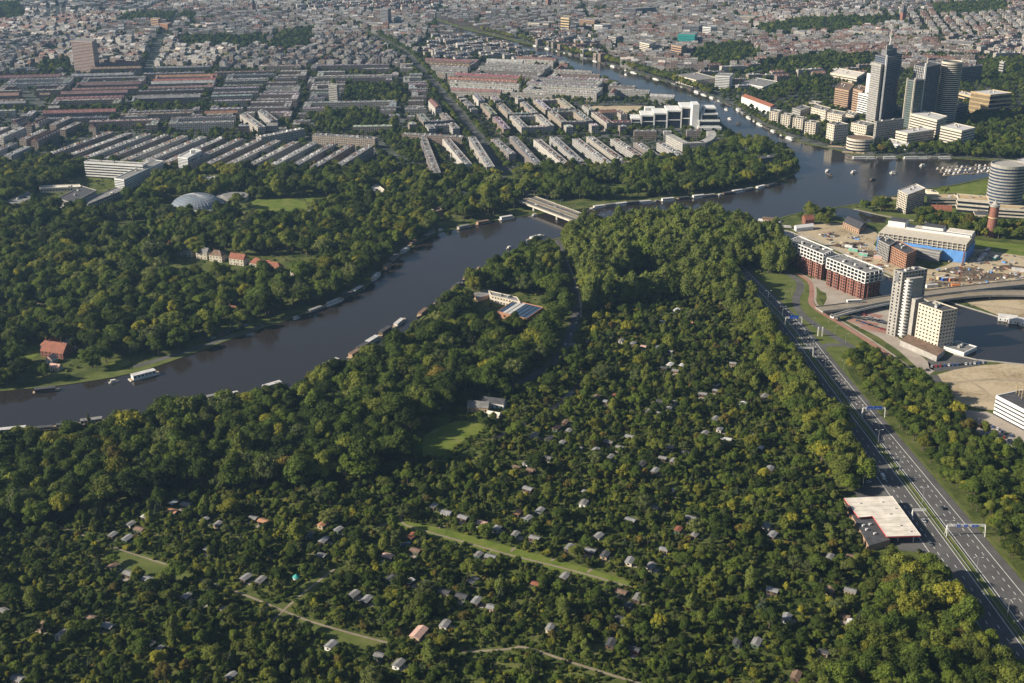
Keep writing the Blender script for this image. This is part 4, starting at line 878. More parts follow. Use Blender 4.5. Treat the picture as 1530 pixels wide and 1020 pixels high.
for k, (a, b, c_, h, lab, rf, wl_) in enumerate([
    ((120, 301), (131, 305), (186, 283), 7, 'long low grey building at the foot of the white slabs', 'grey_roof', 'concrete'),
    ((86, 296), (108, 303), (144, 284), 11, 'low blue shaded school building left of the white slabs', 'dark_roof', 'concrete'),
    ((57, 277), (60, 281), (122, 279), 6, 'flat roofed school pavilion with pale roof', 'pale_roof', 'cream'),
    ((2, 305), (12, 312), (52, 293), 7, 'low grey hall with curved drive among trees', 'grey_roof', 'concrete'),
    ((295, 265), (298, 270), (335, 266), 6, 'low cream sports pavilion below the white apartment tower', 'light_roof', 'cream'),
    ((196, 237), (214, 243), (245, 233), 6, 'white flat roofed hall behind the slab blocks', 'pale_roof', 'white_paint'),
    ((675, 291), (705, 297), (712, 290), 6, 'low white clubhouse among trees on the river bank', 'light_roof', 'white_paint'),
    ((637, 315), (645, 318), (668, 311), 6, 'low brown boathouse at the river bend', 'brown_roof', 'brown_stone'),
    ((592, 316), (605, 322), (617, 317), 6, 'small grey office beside the river bend boathouse', 'grey_roof', 'concrete'),
    ((547, 284), (562, 296), (578, 286), 5, 'pale flat roofed hall in the park', 'pale_roof', 'cream'),
    ((170, 355), (185, 358), (196, 350), 6, 'grey flat roofed house in the left wood', 'grey_roof', 'concrete'),
    ((1105, 223), (1112, 227), (1117, 222), 14, 'white villa tower on the wooded river point', 'light_roof', 'cream'),
    ((1132, 233), (1134, 237), (1160, 234), 14, 'dark villa block on the wooded river point', 'dark_roof', 'dark_concrete')]):
    p = foot3(a, b, c_, h); t = thing('low_building', lab, 'building', (*cen(p), 0)); claim(p); punched(t, p, 0, h, max(1, int(h / 3.2)), wl_, 3.5, (2.2, 1.5), roof=rf, clutter=2, seed=k)
# glass dome
for q in ([(125, 262), (215, 290)], [(255, 300), (335, 318)], [(265, 250), (300, 262)], [(120, 300), (186, 312)], [(60, 285), (145, 306)]): low_front(q, 26)
low_front([(295, 272), (335, 275)], 14); low_front([(275, 383), (460, 415)], 13); low_front([(705, 440), (815, 480)], 22); low_front([(60, 530), (115, 555)], 14); low_front([(640, 322), (670, 326)], 12); low_front([(700, 610), (755, 625)], 8); low_front([(632, 640), (722, 680)], 14)
x, y = G(294, 309); t = thing('glass_dome', 'large ribbed glass dome with a white ring in the park', 'dome', (x, y, 0)); RD = 29; HD = 13; raster(occ, circ(x, y, RD + 8, RD + 8, 16))
m = MB(); NS, NR = 40, 8
def dp(i, j): f = j / NR * math.pi / 2; r_ = RD * math.cos(f); a = i * 2 * math.pi / NS; return (x + r_ * math.cos(a), y + r_ * math.sin(a), 2.5 + HD * math.sin(f))
for i in range(NS):
    for j in range(NR): m.face([dp(i, j), dp(i + 1, j), dp(i + 1, j + 1), dp(i, j + 1)])
m.build('glazing', 'dome_glass', t)
for i in range(NS):
    m = MB()
    for j in range(NR): m.tube(dp(i, j), dp(i, j + 1), .22, 4)
    m.build('rib', 'steel', t)
m = MB()
for j in range(1, NR):
    for i in range(NS): m.tube(dp(i, j), dp(i + 1, j), .16, 4)
m.build('ring_bars', 'steel', t)
m = MB(); m.prism(circ(x, y, RD + 3, RD + 3, 40), 0, 2.6, 0, 0); m.build('ring_wall', 'white_paint', t)
m = MB(); m.box(x + 10, y - RD - 4, 0, 16, 8, 4); m.build('porch', 'white_paint', t)
x, y = G(348, 298); t = thing('round_hall', 'low round grey roofed hall linked to the glass dome', 'building', (x, y, 0)); m = MB(); m.prism(circ(x, y, 19, 19, 30), 0, 5, 0, 1); m.build('wall', ['cream', 'grey_roof'], t); raster(occ, circ(x, y, 22, 22, 14))
m = MB(); m.tube((x, y, 5), (x, y, 6.5), 15, 24, 0, 12); m.build('roof', 'grey_roof', t)
# old houses along the wood
for k, (u, v, rf) in enumerate([(228, 372, 'dark_roof'), (246, 374, 'red_tile'), (280, 381, 'grey_roof'), (305, 385, 'grey_roof'), (326, 389, 'brown_roof'), (357, 394, 'red_tile'), (385, 401, 'red_tile'), (397, 404, 'red_tile'), (411, 407, 'red_tile'), (446, 412, 'brown_roof'), (350, 474, 'red_tile'), (383, 452, 'brown_roof'), (162, 346, 'grey_roof'), (60, 470, 'brown_roof'), (100, 468, 'grey_roof')]):
    rn = {'red_tile': 'red tiled', 'grey_roof': 'grey', 'brown_roof': 'brown', 'dark_roof': 'dark'}[rf]
    house('old_house', f'white walled house with {rn} roof in the row along the wood', 'house', hpx(u, v, 13 + k % 3 * 2, 9, -.35), 6.5, 5, 'cream', rf, k % 2 == 0, 1, 'houses along the wood')
house('farmhouse', 'large farmhouse with red tiled roof by the river meadow', 'house', hpx(86, 530, 22, 14, -.3), 5, 7, 'brick', 'red_tile', False, 2)
house('farm_wing', 'grey walled wing beside the red roofed farmhouse', 'house', hpx(104, 522, 12, 9, 1.2), 5, 4.5, 'concrete', 'grey_roof', False, 0)
house('farm_wing', 'long cream walled wing with red roof behind the riverside farmhouse', 'house', hpx(76, 519, 15, 8, 1.1), 4.5, 4.5, 'cream', 'red_tile', True, 1)
house('farm_porch', 'white gabled porch house in front of the riverside farmhouse', 'house', hpx(78, 541, 7, 6, 1.2), 4, 3, 'white_paint', 'pink_roof', False, 0, nz=1)
house('farm_shed', 'small red roofed shed below the riverside farmhouse', 'house', hpx(84, 552, 9, 6, -.3), 3, 2.5, 'cream', 'pink_roof', False, 0, nz=1)
# sports complex
p = foot3((708, 437), (733, 443), (760, 430), 5); t = thing('sports_hall', 'long cream clubhouse with window rows beside the river', 'building', (*cen(p), 0)); p = foot3((730, 434), (734, 441), (777, 451), 7); claim(p); punched(t, p, 0, 7, 2, 'cream', 3, (1.6, 1.3), roof='grey_roof')
p = foot3((706, 438), (714, 445), (738, 438), 4); m = MB(); m.prism(ccw(p), 0, 4, 0, 1); m.build('wing', ['pink_roof', 'grey_roof'], t); claim(p)
p = foot3((743, 465), (787, 476), (812, 459), 6); t = thing('sports_hall', 'low brick hall with blue grey panelled roof by the lane', 'building', (*cen(p), 0)); claim(p); punched(t, p, 0, 6, 1, 'orange_brick', 5, (2.5, 1.5), roof='dark_roof', clutter=0)
u_, w_ = np.array(p[2]) - np.array(p[1]), np.array(p[0]) - np.array(p[1]); m = MB(); pm = MB(); pm.prism([tuple(-w_ * .055 - u_ * .46), tuple(w_ * .055 - u_ * .46), tuple(w_ * .055 + u_ * .46), tuple(-w_ * .055 + u_ * .46)], 0, .35, 0, 0, bottom=True); me = pm.mesh('roof_panel', ['glass_blue']); me2 = pm.mesh('roof_panel', ['light_roof'])
for k in range(7): q = np.array(p[1]) + w_ * (k + .6) / 7.2 + u_ * .5; inst('roof_panel', me2 if k in (4, 5) else me, t, (q[0] - t.location.x, q[1] - t.location.y, 5.62))
house('barn', 'farm barn with grey roof at the edge of the oval lawn', 'barn', hpx(715, 612, 16, 9, -.15), 4, 3.5, 'wood_light', 'grey_roof', False, 0, nz=1)
house('barn', 'long white gabled stable beside the oval lawn', 'barn', hpx(738, 606, 18, 8, -.3), 4, 3, 'white_paint', 'dark_roof', False, 0, nz=1)
house('barn', 'small pale roofed shed on the sandy yard by the oval lawn', 'barn', hpx(738, 622, 10, 5, -.4), 2.6, 1.6, 'cream', 'pale_roof', False, 0, nz=1)
# riverside office of stacked glass boxes and curved flats
yv = lambda u, v: G(u, v)
t = thing('stepped_office', 'stepped office of dark glass boxes edged in white with a white shaft', 'building', (*G(1010, 193), 0)); x0, y0 = G(1010, 193)
def fbox(u0, u1, vtop, depth, nm='glass_box', band=True, vb=193, dy=0):
    a, b = np.array(G(u0, vb)), np.array(G(u1, vb)); h = hz_at(cen([tuple(a), tuple(b)]), vtop); a[1] += dy; b[1] += dy
    p = [tuple(a), tuple(b), (b[0], b[1] + depth), (a[0], a[1] + depth)]; claim(p); m = MB(); m.prism(p, 0, h, 0, 0); m.build(nm, 'glass_dark' if band else 'white_paint', t)
    if band:
        m = MB(); m.prism(inset(p, .6), h - 1.8, h + .5, 0, 0, bottom=True); m.build('roof_slab', 'white_paint', t)
        m = MB(); m.prism(inset(p, .5), h * .45, h * .45 + 1.2, 0, 0, bottom=True); m.build('floor_band', 'white_paint', t)
        m = MB(); m.box(a[0], a[1], 0, 2, 2, h); m.build('edge_fin', 'white_paint', t)
def hz_at(g, vt):
    lo, hi = 0, 200
    for _ in range(40):
        mm = (lo + hi) / 2
        if PX(g[0], g[1], mm)[1] > vt: lo = mm
        else: hi = mm
    return lo
fbox(943, 958, 177, 30, vb=188); fbox(958, 977, 172, 34, vb=190); fbox(977, 996, 169, 36, vb=191, dy=.5); fbox(996, 1017, 165, 38, vb=191, dy=-.5); fbox(1017, 1033, 160, 38, vb=191)
fbox(963, 978, 161, 14, band=False, vb=182); fbox(1033, 1043, 156, 26, 'shaft', False, 195)
for k, (u0, u1, vt) in enumerate(((1043, 1077, 190), (1044, 1074, 180), (1047, 1071, 170), (1051, 1068, 162))): fbox(u0, u1, vt, 34 - 4 * k, vb=196 - k * .5, dy=k * 2 - 2)
pts = [G(995, 201, 14), G(1020, 214, 14), G(1054, 213, 14), G(1066, 208, 14), G(1071, 201, 14), G(1068, 195, 14)]
t = thing('curved_flats', 'curved grey apartment building wrapping a green courtyard', 'building', (*cen(pts), 0)); P = smooth(pts[2:], 2); P = pts[:2] + P
inn = []
for i in range(len(P)):
    d = np.array(P[min(i + 1, len(P) - 1)]) - np.array(P[max(0, i - 1)]); d /= np.linalg.norm(d); inn.append(tuple(np.array(P[i]) + np.array((-d[1], d[0])) * 12))
m = MB()
for i in range(len(P) - 1):
    pr = [P[i], P[i + 1], inn[i + 1], inn[i]]; L = math.hypot(P[i + 1][0] - P[i][0], P[i + 1][1] - P[i][1]); m.prism(pr, 0, 14, 0, 1, (.36, .34, .31), (.3, .29, .27))
m.build('wall', ['wall_far', 'roof_far'], t); rline(occ, P, 26)

# ------------------------------------------------------------------ city landmarks
def land(A, B, C, vb, fl, lab, wall='concrete', frac=.5, glass='glass_dark', roof='grey_roof', cat='building', nm='office_block', cl=1):
    z = hz(*B, vb); p = foot3(A, B, C, z); return banded(nm, lab, cat, p, z, fl, wall, glass, frac, roof, clutter=cl, par=.8), p, z
land((106, 61), (137, 63), (144, 58), 111, 22, 'tall brownish hotel tower rising alone above the red roofed quarter', 'hotel_stone', .6, cat='tower', nm='hotel_tower')
land((568, 13), (579, 14), (584, 12), 40, 12, 'dark bank tower standing on a low plinth in the far city', 'dark_concrete', .6, cat='tower', nm='bank_tower')
land((538, 37), (596, 38), (604, 34), 43, 2, 'pale low plinth building around the dark bank tower', 'cream', .6)
land((491, 127), (503, 128), (506, 126), 160, 12, 'lone grey residential tower among the housing rows', 'concrete', .6, cat='tower', nm='residential_tower')
land((1013, 51), (1038, 52), (1042, 49), 69, 5, 'teal panelled office block in the far city', 'teal_panel', .85)
land((1069, 113), (1090, 114), (1095, 110), 134, 8, 'white office slab near the upper river bend', 'white_paint', .6)
for k, (a, b, c_, vb, w) in enumerate([((838, 26), (850, 27), (854, 24), 50, 'tan_stone'), ((866, 29), (888, 31), (894, 28), 42, 'brown_stone'), ((789, 34), (806, 35), (830, 33), 46, 'cream'), ((888, 37), (900, 38), (913, 36), 50, 'white_paint'), ((930, 12), (950, 13), (980, 11), 26, 'dark_concrete'),
        ((1022, 38), (1044, 39), (1050, 37), 54, 'dark_concrete'), ((1050, 40), (1062, 41), (1072, 39), 55, 'white_paint'), ((909, 54), (920, 56), (930, 53), 70, 'concrete'), ((956, 63), (970, 66), (980, 62), 82, 'cream'), ((1003, 67), (1018, 70), (1026, 66), 90, 'brown_stone'), ((893, 55), (905, 56), (909, 54), 66, 'dark_concrete'),
        ((1108, 124), (1140, 130), (1162, 122), 136, 'white_paint'), ((1010, 112), (1040, 120), (1070, 116), 132, 'cream'), ((238, 35), (250, 36), (256, 34), 46, 'orange_brick'), ((225, 28), (236, 29), (240, 27), 44, 'brown_stone'), ((1408, 64), (1450, 67), (1456, 62), 76, 'cream'), ((1494, 92), (1500, 93), (1503, 92), 116, 'concrete'), ((1100, 24), (1130, 25), (1140, 23), 33, 'cream')]):
    cn = {'tan_stone': 'tan', 'brown_stone': 'brown', 'cream': 'cream', 'white_paint': 'white', 'dark_concrete': 'dark grey', 'concrete': 'grey', 'orange_brick': 'orange'}[w]
    land(a, b, c_, vb, 6, f'{cn} banded office block standing above the far city roofs', w, .55); col.objects
for o in col.objects:
    if 'standing above the far city roofs' in o.get('label', ''): o['group'] = 'office blocks above the far city'
for k, (u, v, h) in enumerate(((74, 27, 45), (88, 26, 50), (97, 24, 38), (58, 28, 30), (1348, 36, 48), (380, 20, 40), (820, 12, 45))):
    x, y = G(u, v); t = thing('church_tower', 'pointed church or museum tower with slate spire in the far city', 'tower', (x, y, 0), 0, 'spires in the far city')
    m = MB(); m.box(x, y, 0, 10, 10, h * .6, .3); m.build('shaft', 'cream' if k < 4 else 'brick', t); m = MB(); m.hip(rect(x, y, 10, 10, .3), h * .6 + .01, h * .4, 0, .3, k=.49); m.build('spire', 'dark_roof', t); raster(occ, rect(x, y, 16, 16))
# red roofed white row by the upper bend
z = 15; a, b = np.array(G(1108, 142, z)), np.array(G(1151, 158, z)); d = b - a; L = np.linalg.norm(d); d /= L; n = np.array((-d[1], d[0])); n = n if n[1] > 0 else -n
house('apartment_row', 'white apartment row with a bright red tiled roof at the river bend', 'building', [tuple(a), tuple(b), tuple(b + n * 13), tuple(a + n * 13)], 13, 4, 'white_paint', 'red_tile', False, 2, nz=4)
# sandy sports field in the city
p = GP([(855, 168), (872, 158), (965, 158), (950, 172)]); sheet('sports_field', p, .09, 'sand'); raster(occ, p)

LMK = [(G(*p), w) for p, w in (((690, 645), 'beside the oval lawn'), ((1320, 775), 'behind the filling station'), ((86, 535), 'around the riverside farmhouse'), ((770, 460), 'around the sports halls'), ((855, 430), 'beside the lane to the bridge'), ((700, 800), 'beside the straight grassy path'), ((860, 850), 'at the end of the grassy path'), ((420, 905), 'around the forked gravel path'), ((820, 980), 'beside the winding gravel path'), ((210, 840), 'around the rough meadow'), ((294, 305), 'around the glass dome'), ((400, 400), 'behind the red roofed house row'), ((415, 308), 'around the park lawn'), ((190, 290), 'below the white slab blocks'), ((840, 320), 'at the ends of the long bridge'), ((910, 280), 'around the small lawn past the bridge'), ((1140, 240), 'on the river point'), ((1195, 480), 'beside the sign gantry junction'), ((1310, 620), 'beside the blue sign gantry'), ((1440, 800), 'beside the three sign gantry'), ((1450, 640), 'beside the banded office'), ((1480, 345), 'around the water tower'), ((1340, 310), 'around the shore apartment tower'), ((600, 480), 'opposite the houseboats'), ((300, 600), 'opposite the river meadow'), ((560, 700), 'between oval lawn and grassy path'), ((1000, 610), 'in the middle of the upper gardens'), ((990, 500), 'in the top corner of the gardens'), ((1150, 690), 'beside the shaded carriageway'), ((1010, 400), 'in the heart of the poplars'), ((1150, 395), 'beside the brick canal blocks'), ((900, 460), 'on the garden edge of the poplars'), ((1040, 345), 'facing the open lake'))]
LMC = [(G(*p), w) for p, w in (((497, 158), 'near the lone grey tower'), ((125, 108), 'near the tall hotel tower'), ((1010, 190), 'near the stepped glass office'), ((900, 165), 'near the sandy sports field'), ((285, 245), 'behind the white apartment tower'), ((190, 262), 'behind the white slab blocks'), ((700, 190), 'beside the avenue at its near end'), ((640, 118), 'beside the avenue halfway along'), ((575, 40), 'near the dark bank tower'), ((1328, 150), 'near the tallest tower'), ((1080, 130), 'near the white slab at the river bend'), ((1025, 65), 'near the teal block'), ((30, 200), 'at the leafy western edge'), ((400, 180), 'around the crossing canal trees'), ((850, 235), 'behind the bridge park'), ((500, 240), 'behind the park trees'), ((760, 110), 'between avenue and upper river'), ((280, 140), 'in the middle of the red quarter'))]
def near(L_, x, y): return min(L_, key=lambda q: (q[0][0] - x) ** 2 + (q[0][1] - y) ** 2)[1]
# ------------------------------------------------------------------ terraces
WALLS = [(.25, .20, .17), (.28, .235, .19), (.21, .16, .13), (.34, .31, .27), (.30, .285, .27), (.2, .17, .155), (.44, .41, .37)]
GREYR = [(.19, .195, .205), (.145, .15, .16), (.24, .24, .24), (.21, .20, .19), (.17, .17, .175), (.30, .30, .30)]
REDR = [(.155, .09, .075), (.18, .10, .08), (.14, .08, .068), (.20, .115, .09)]
rows = []            # every terrace: dict(p, q, dep, h, pitched, wall, roof, zone)
def add_row(p, q, dep, h, pitched, wall, roof, zone, side=1):
    p, q = np.array(p, float), np.array(q, float); d = q - p; L = np.linalg.norm(d)
    if L < 8: return
    d /= L; n = np.array((-d[1], d[0])) * side; P = [tuple(p), tuple(q), tuple(q + n * dep), tuple(p + n * dep)]
    rows.append(dict(P=P, h=h, pit=pitched, wall=wall, roof=roof, zone=zone, L=L)); raster(occ, inset(ccw(P), 1.5))
for k in range(15):
    f = k / 14; b = (65 + 441 * f, 235 + 15 * f); tp = (b[0] + 105 - 53 * f, b[1] - 38 + 5 * f)
    z = 12 + (k % 3); add_row(G(*b, z), G(*tp, z), 11, z, False, R.choice(WALLS), R.choice(GREYR), 'slanting')
for a, b in [((626, 204), (646, 258)), ((661, 207), (693, 245)), ((699, 204), (727, 249)), ((733, 207), (760, 230)), ((761, 204), (804, 251)), ((797, 208), (845, 249)), ((821, 204), (869, 248)), ((855, 207), (905, 245)), ((876, 204), (929, 243)), ((912, 207), (954, 235)), ((946, 212), (979, 235)), ((981, 213), (1012, 232))]:
    z = 13; add_row(G(*a, z), G(*b, z), 11, z, False, R.choice(WALLS[3:]), R.choice(GREYR), 'comb', 1)
for a, b, zn in [((466, 201), (560, 207), 'slanting'), ((600, 200), (690, 205), 'comb'), ((390, 205), (455, 192), 'slanting'), ((358, 170), (385, 190), 'slanting'), ((385, 165), (404, 180), 'slanting')]:
    z = 15; add_row(G(*a, z), G(*b, z), 12, z, False, R.choice(WALLS), R.choice(GREYR), zn)
def gen(poly, ang, zone, red=.2, pit=None, depth=11, street=15, garden=24, blk=(70, 130), hh=(11, 15), split=None, gap=.04, bright=1.0):
    """rows of terraces back to back along direction ang inside a world polygon"""
    mask = np.zeros((NY, NX), bool); raster(mask, poly); P = np.array(poly); c = P.mean(0); d = np.array((math.cos(ang), math.sin(ang))); n = np.array((-d[1], d[0]))
    r_ = np.linalg.norm(P - c, axis=1).max(); v = -r_; k = 0
    mod = split or 11.0
    while v < r_:
        s = -r_ + R.uniform(0, 40); runs = []
        while s < r_:
            L = R.uniform(*blk); zr = R.random() < red; nseg = int(L // mod); run = []
            for k2 in range(nseg + 1):
                ok = False
                if k2 < nseg:
                    a = c + d * (s + k2 * mod) + n * v; pts = [a + d * mod * f + n * depth * g for f in (.05, .5, .95) for g in (0, .5, 1)]; X = [q[0] for q in pts]; Y = [q[1] for q in pts]
                    ok = at(mask, X, Y).all() and not at(occ, X, Y).any() and R.random() > gap
                if ok: run.append(a)
                if run and (not ok or split):
                    f = R.uniform(.8, 1.25) * bright; rf = tuple(min(.75, q * f) for q in R.choice(REDR if zr else GREYR))
                    if split and R.random() < .09: rf = R.choice(((.42, .40, .38), (.33, .32, .32), (.44, .38, .33), (.26, .24, .23)))
                    add_nomark(run[0], run[-1] + d * mod, depth + (R.uniform(-1.5, 2.5) if split else 0), R.uniform(*hh), zr if pit is None else R.random() < pit, R.choice(WALLS), rf, zone); run = []
            s += L + R.choice((11, 13, 16))
        v += depth + (street if k % 2 else garden) + R.uniform(-2, 2); k += 1
CITYT = []
def perim(poly, ang, zone, bl=110, bw=50, street=17, red=.15, hh=(12, 15), depth=11, inner=.5):
    """a grid of closed housing blocks round planted courtyards"""
    mask = np.zeros((NY, NX), bool); raster(mask, poly); P = np.array(poly); c = P.mean(0); d = np.array((math.cos(ang), math.sin(ang))); n = np.array((-d[1], d[0])); r_ = np.linalg.norm(P - c, axis=1).max()
    done = []; nv = int(2 * r_ / (bw + street)) + 1; nu = int(2 * r_ / (bl + street)) + 1
    def run(a, dr, L, zr, wl_, rf, h):
        mod = 8.0; cur = []; nr = np.array((-dr[1], dr[0])); k2 = int(L // mod)
        for q in range(k2 + 1):
            ok = False
            if q < k2:
                b = a + dr * (q * L / k2); pts = [b + dr * (L / k2) * f + nr * depth * g for f in (.05, .5, .95) for g in (0, .5, 1)]; X = [t[0] for t in pts]; Y = [t[1] for t in pts]
                ok = at(mask, X, Y).all() and not at(occ, X, Y).any()
            if ok: cur.append(b)
            elif cur:
                if len(cur) > 1: add_nomark(cur[0], cur[-1] + dr * (L / k2), depth, h, zr and R.random() < .8, wl_, tuple(q * R.uniform(.8, 1.2) for q in rf) if R.random() < .6 else R.choice(GREYR), zone)
                cur = []
    for i in range(nv):
        off = R.uniform(0, 30)
        for j in range(nu):
            o = c + d * (-r_ + j * (bl + street) + off) + n * (-r_ + i * (bw + street)); zr = R.random() < red; wl_ = R.choice(WALLS); f = R.uniform(.85, 1.2); rf = tuple(min(.7, q * f) for q in R.choice(REDR if zr else GREYR)); h = R.uniform(*hh)
            n0 = len(rows)
            run(o, d, bl, zr, wl_, rf, h); run(o + d * bl + n * bw, -d, bl, zr, wl_, rf, h + .4)
            if R.random() < .75: run(o + d * bl + n * (depth + .5), n, bw - 2 * depth - 1, zr, wl_, rf, h - .5)
            if R.random() < .75: run(o + n * (bw - depth - .5), -n, bw - 2 * depth - 1, zr, wl_, rf, h - .6)
            if len(rows) - n0 > 1: done.append([tuple(o - d - n), tuple(o + d * (bl + 1) - n), tuple(o + d * (bl + 1) + n * (bw + 1)), tuple(o - d + n * (bw + 1))])
            else: done += [ccw(r['P']) for r in rows[n0:]]
            if R.random() < .6:
                for q in range(int(bl / 10)):
                    if R.random() < .8: t = o + d * (q * 10 + 5) - n * street * .5; CITYT.append((t[0], t[1]))
            if R.random() < .45:
                for q in range(int(bw / 10)):
                    if R.random() < .8: t = o - d * street * .5 + n * (q * 10 + 5); CITYT.append((t[0], t[1]))
    tmp = np.zeros((NY, NX), bool)
    for p_ in done: raster(tmp, inset(ccw(p_), 6))
    occ[tmp & mask] = True
    gen(poly, ang, zone, red * .7, blk=(40, 90), street=14, garden=20, hh=hh)
def add_nomark(p, q, dep, h, pit, w, r_, zone):
    d = q - p; L = np.linalg.norm(d); d = d / L; n = np.array((-d[1], d[0])); P = [tuple(p), tuple(q), tuple(q + n * dep), tuple(p + n * dep)]
    rows.append(dict(P=P, h=h, pit=pit, wall=w, roof=r_, zone=zone, L=L))
def dirang(a, b): a, b = G(*a), G(*b); return math.atan2(b[1] - a[1], b[0] - a[0])
av = smooth(GP([(745, 258), (738, 250), (712, 205), (680, 165), (640, 118), (605, 80), (560, 55), (520, 40)]), 2); rline(occ, av, 25)
for pxl, w in (([(560, 215), (600, 245)], 20), ([(360, 195), (470, 185), (620, 178), (690, 178)], 26), ([(0, 168), (180, 170), (355, 165)], 30), ([(690, 150), (800, 156), (960, 152)], 26), ([(0, 118), (200, 114), (420, 112), (640, 116)], 24), ([(620, 95), (760, 98), (860, 108)], 22), ([(220, 112), (240, 60), (270, 20)], 18), ([(0, 190), (60, 165), (40, 140)], 20), ([(1160, 150), (1240, 130), (1330, 118), (1530, 128)], 24), ([(1040, 128), (1180, 98), (1300, 88), (1530, 92)], 26)):
    rline(occ, GP(pxl), w)
green = np.zeros((NY, NX), bool)
for g in ([(1130, 44), (1200, 30), (1330, 28), (1345, 36), (1250, 52), (1140, 54)], [(1140, 98), (1240, 82), (1330, 100), (1240, 108), (1160, 112)], [(1040, 78), (1110, 66), (1140, 85), (1080, 105), (1030, 95)], [(0, 8), (30, 5), (35, 30), (0, 34)], [(105, 168), (320, 158), (322, 166), (110, 176)], [(460, 175), (560, 168), (590, 195), (470, 200)], [(520, 128), (600, 132), (600, 158), (515, 160)], [(420, 50), (470, 45), (460, 75), (400, 78)], [(180, 25), (290, 20), (290, 33), (190, 36)],
          [(1460, 95), (1540, 90), (1540, 140), (1500, 135), (1470, 118)], [(1240, 140), (1150, 150), (1150, 135), (1230, 118)], [(1455, 175), (1560, 165), (1560, 240), (1420, 232)], [(1390, 10), (1500, 5), (1500, 22), (1400, 25)], [(60, 100), (105, 92), (105, 108), (60, 112)], [(270, 58), (400, 56), (400, 72), (280, 74)], [(580, 205), (625, 200), (640, 250), (560, 250)]):
    raster(green, GP(g))
occ_b = occ.copy(); occ |= green
W2 = lambda l: GP(l)
gen(W2([(-80, 262), (60, 236), (160, 196), (100, 186), (-120, 190)]), dirang((0, 232), (60, 205)), 'red quarter', .45, hh=(10, 14), blk=(50, 90))
perim(W2([(-200, 196), (130, 190), (360, 180), (420, 112), (300, 104), (-200, 108)]), dirang((60, 160), (340, 152)), 'red quarter', 110, 54, 18, .42, (10, 14))
perim(W2([(100, 192), (330, 176), (410, 196), (470, 206), (300, 200), (170, 200)]), dirang((120, 188), (330, 182)), 'slanting', 120, 46, 18, .1)
perim(W2([(330, 196), (580, 204), (640, 180), (640, 104), (400, 104), (350, 180)]), dirang((380, 166), (620, 162)), 'middle rows', 150, 56, 20, .12)
perim(W2([(600, 205), (745, 206), (700, 160), (640, 104), (610, 104), (620, 180)]), dirang((630, 165), (665, 205)), 'avenue rows', 80, 46, 14, .08)
perim(W2([(735, 206), (950, 202), (940, 178), (860, 158), (690, 152)]), dirang((761, 204), (804, 250)), 'avenue rows', 90, 50, 16, .15)
perim(W2([(680, 156), (850, 160), (1030, 158), (1045, 158), (930, 122), (850, 96), (760, 92), (630, 98)]), dirang((720, 134), (880, 142)), 'avenue rows', 130, 54, 18, .14)
gen(W2([(940, 200), (1060, 200), (1060, 212), (1020, 208), (950, 212)]), 0, 'comb', .1, blk=(40, 70))
def farblock(poly, ang, red, bright=1.0): gen(poly, ang, 'far city', red, pit=.45, depth=12, street=10, garden=16, blk=(60, 110), hh=(9, 17), split=13, gap=.1, bright=bright)
NXF = 9; farx = np.linspace(-1750, 1750, NXF + 1)
for i in range(NXF):
    for j, (ya, yb) in enumerate(((2360, 2800), (2800, 3300), (3300, 3800), (3800, 4300))):
        poly = [(farx[i], ya), (farx[i + 1], ya), (farx[i + 1], yb), (farx[i], yb)]
        x = (farx[i] + farx[i + 1]) / 2
        farblock(poly, R.choice((.1, -.15, .35, 1.4, -.4, .05)) + R.uniform(-.08, .08), .32 if x > 300 else .22, .78)
gen(W2([(1100, 140), (1250, 125), (1340, 105), (1620, 130), (1620, 92), (1100, 60), (1040, 70), (1040, 120)]), dirang((1150, 110), (1400, 100)), 'east quarter', .5, hh=(9, 14), blk=(50, 100), split=25, gap=.15)
gen(W2([(1460, 175), (1620, 165), (1620, 235), (1470, 225)]), .2, 'east quarter', .8, hh=(6, 9), blk=(30, 40), gap=.4)
occ = occ_b
for r_ in rows: raster(occ, inset(ccw(r_['P']), .5))
for r_ in rows:
    c = cen(r_['P']); u, v = PX(c[0], c[1], r_['h']); r_['uv'] = (u, v); r_['sz'] = r_['L'] / math.hypot(c[1], 390) if -40 < u < 1570 and v > -10 else 0
order = sorted(range(len(rows)), key=lambda i: -rows[i]['sz'])
ZL = {'slanting': 'in the slanting rows beside the park', 'comb': 'in the comb of rows between the avenue and the river', 'red quarter': 'in the red roofed quarter around the hotel tower', 'middle rows': 'in the long rows around the lone grey tower', 'avenue rows': 'in the blocks beside the straight avenue', 'far city': 'in the dense far city', 'east quarter': 'in the quarter behind the glass towers'}
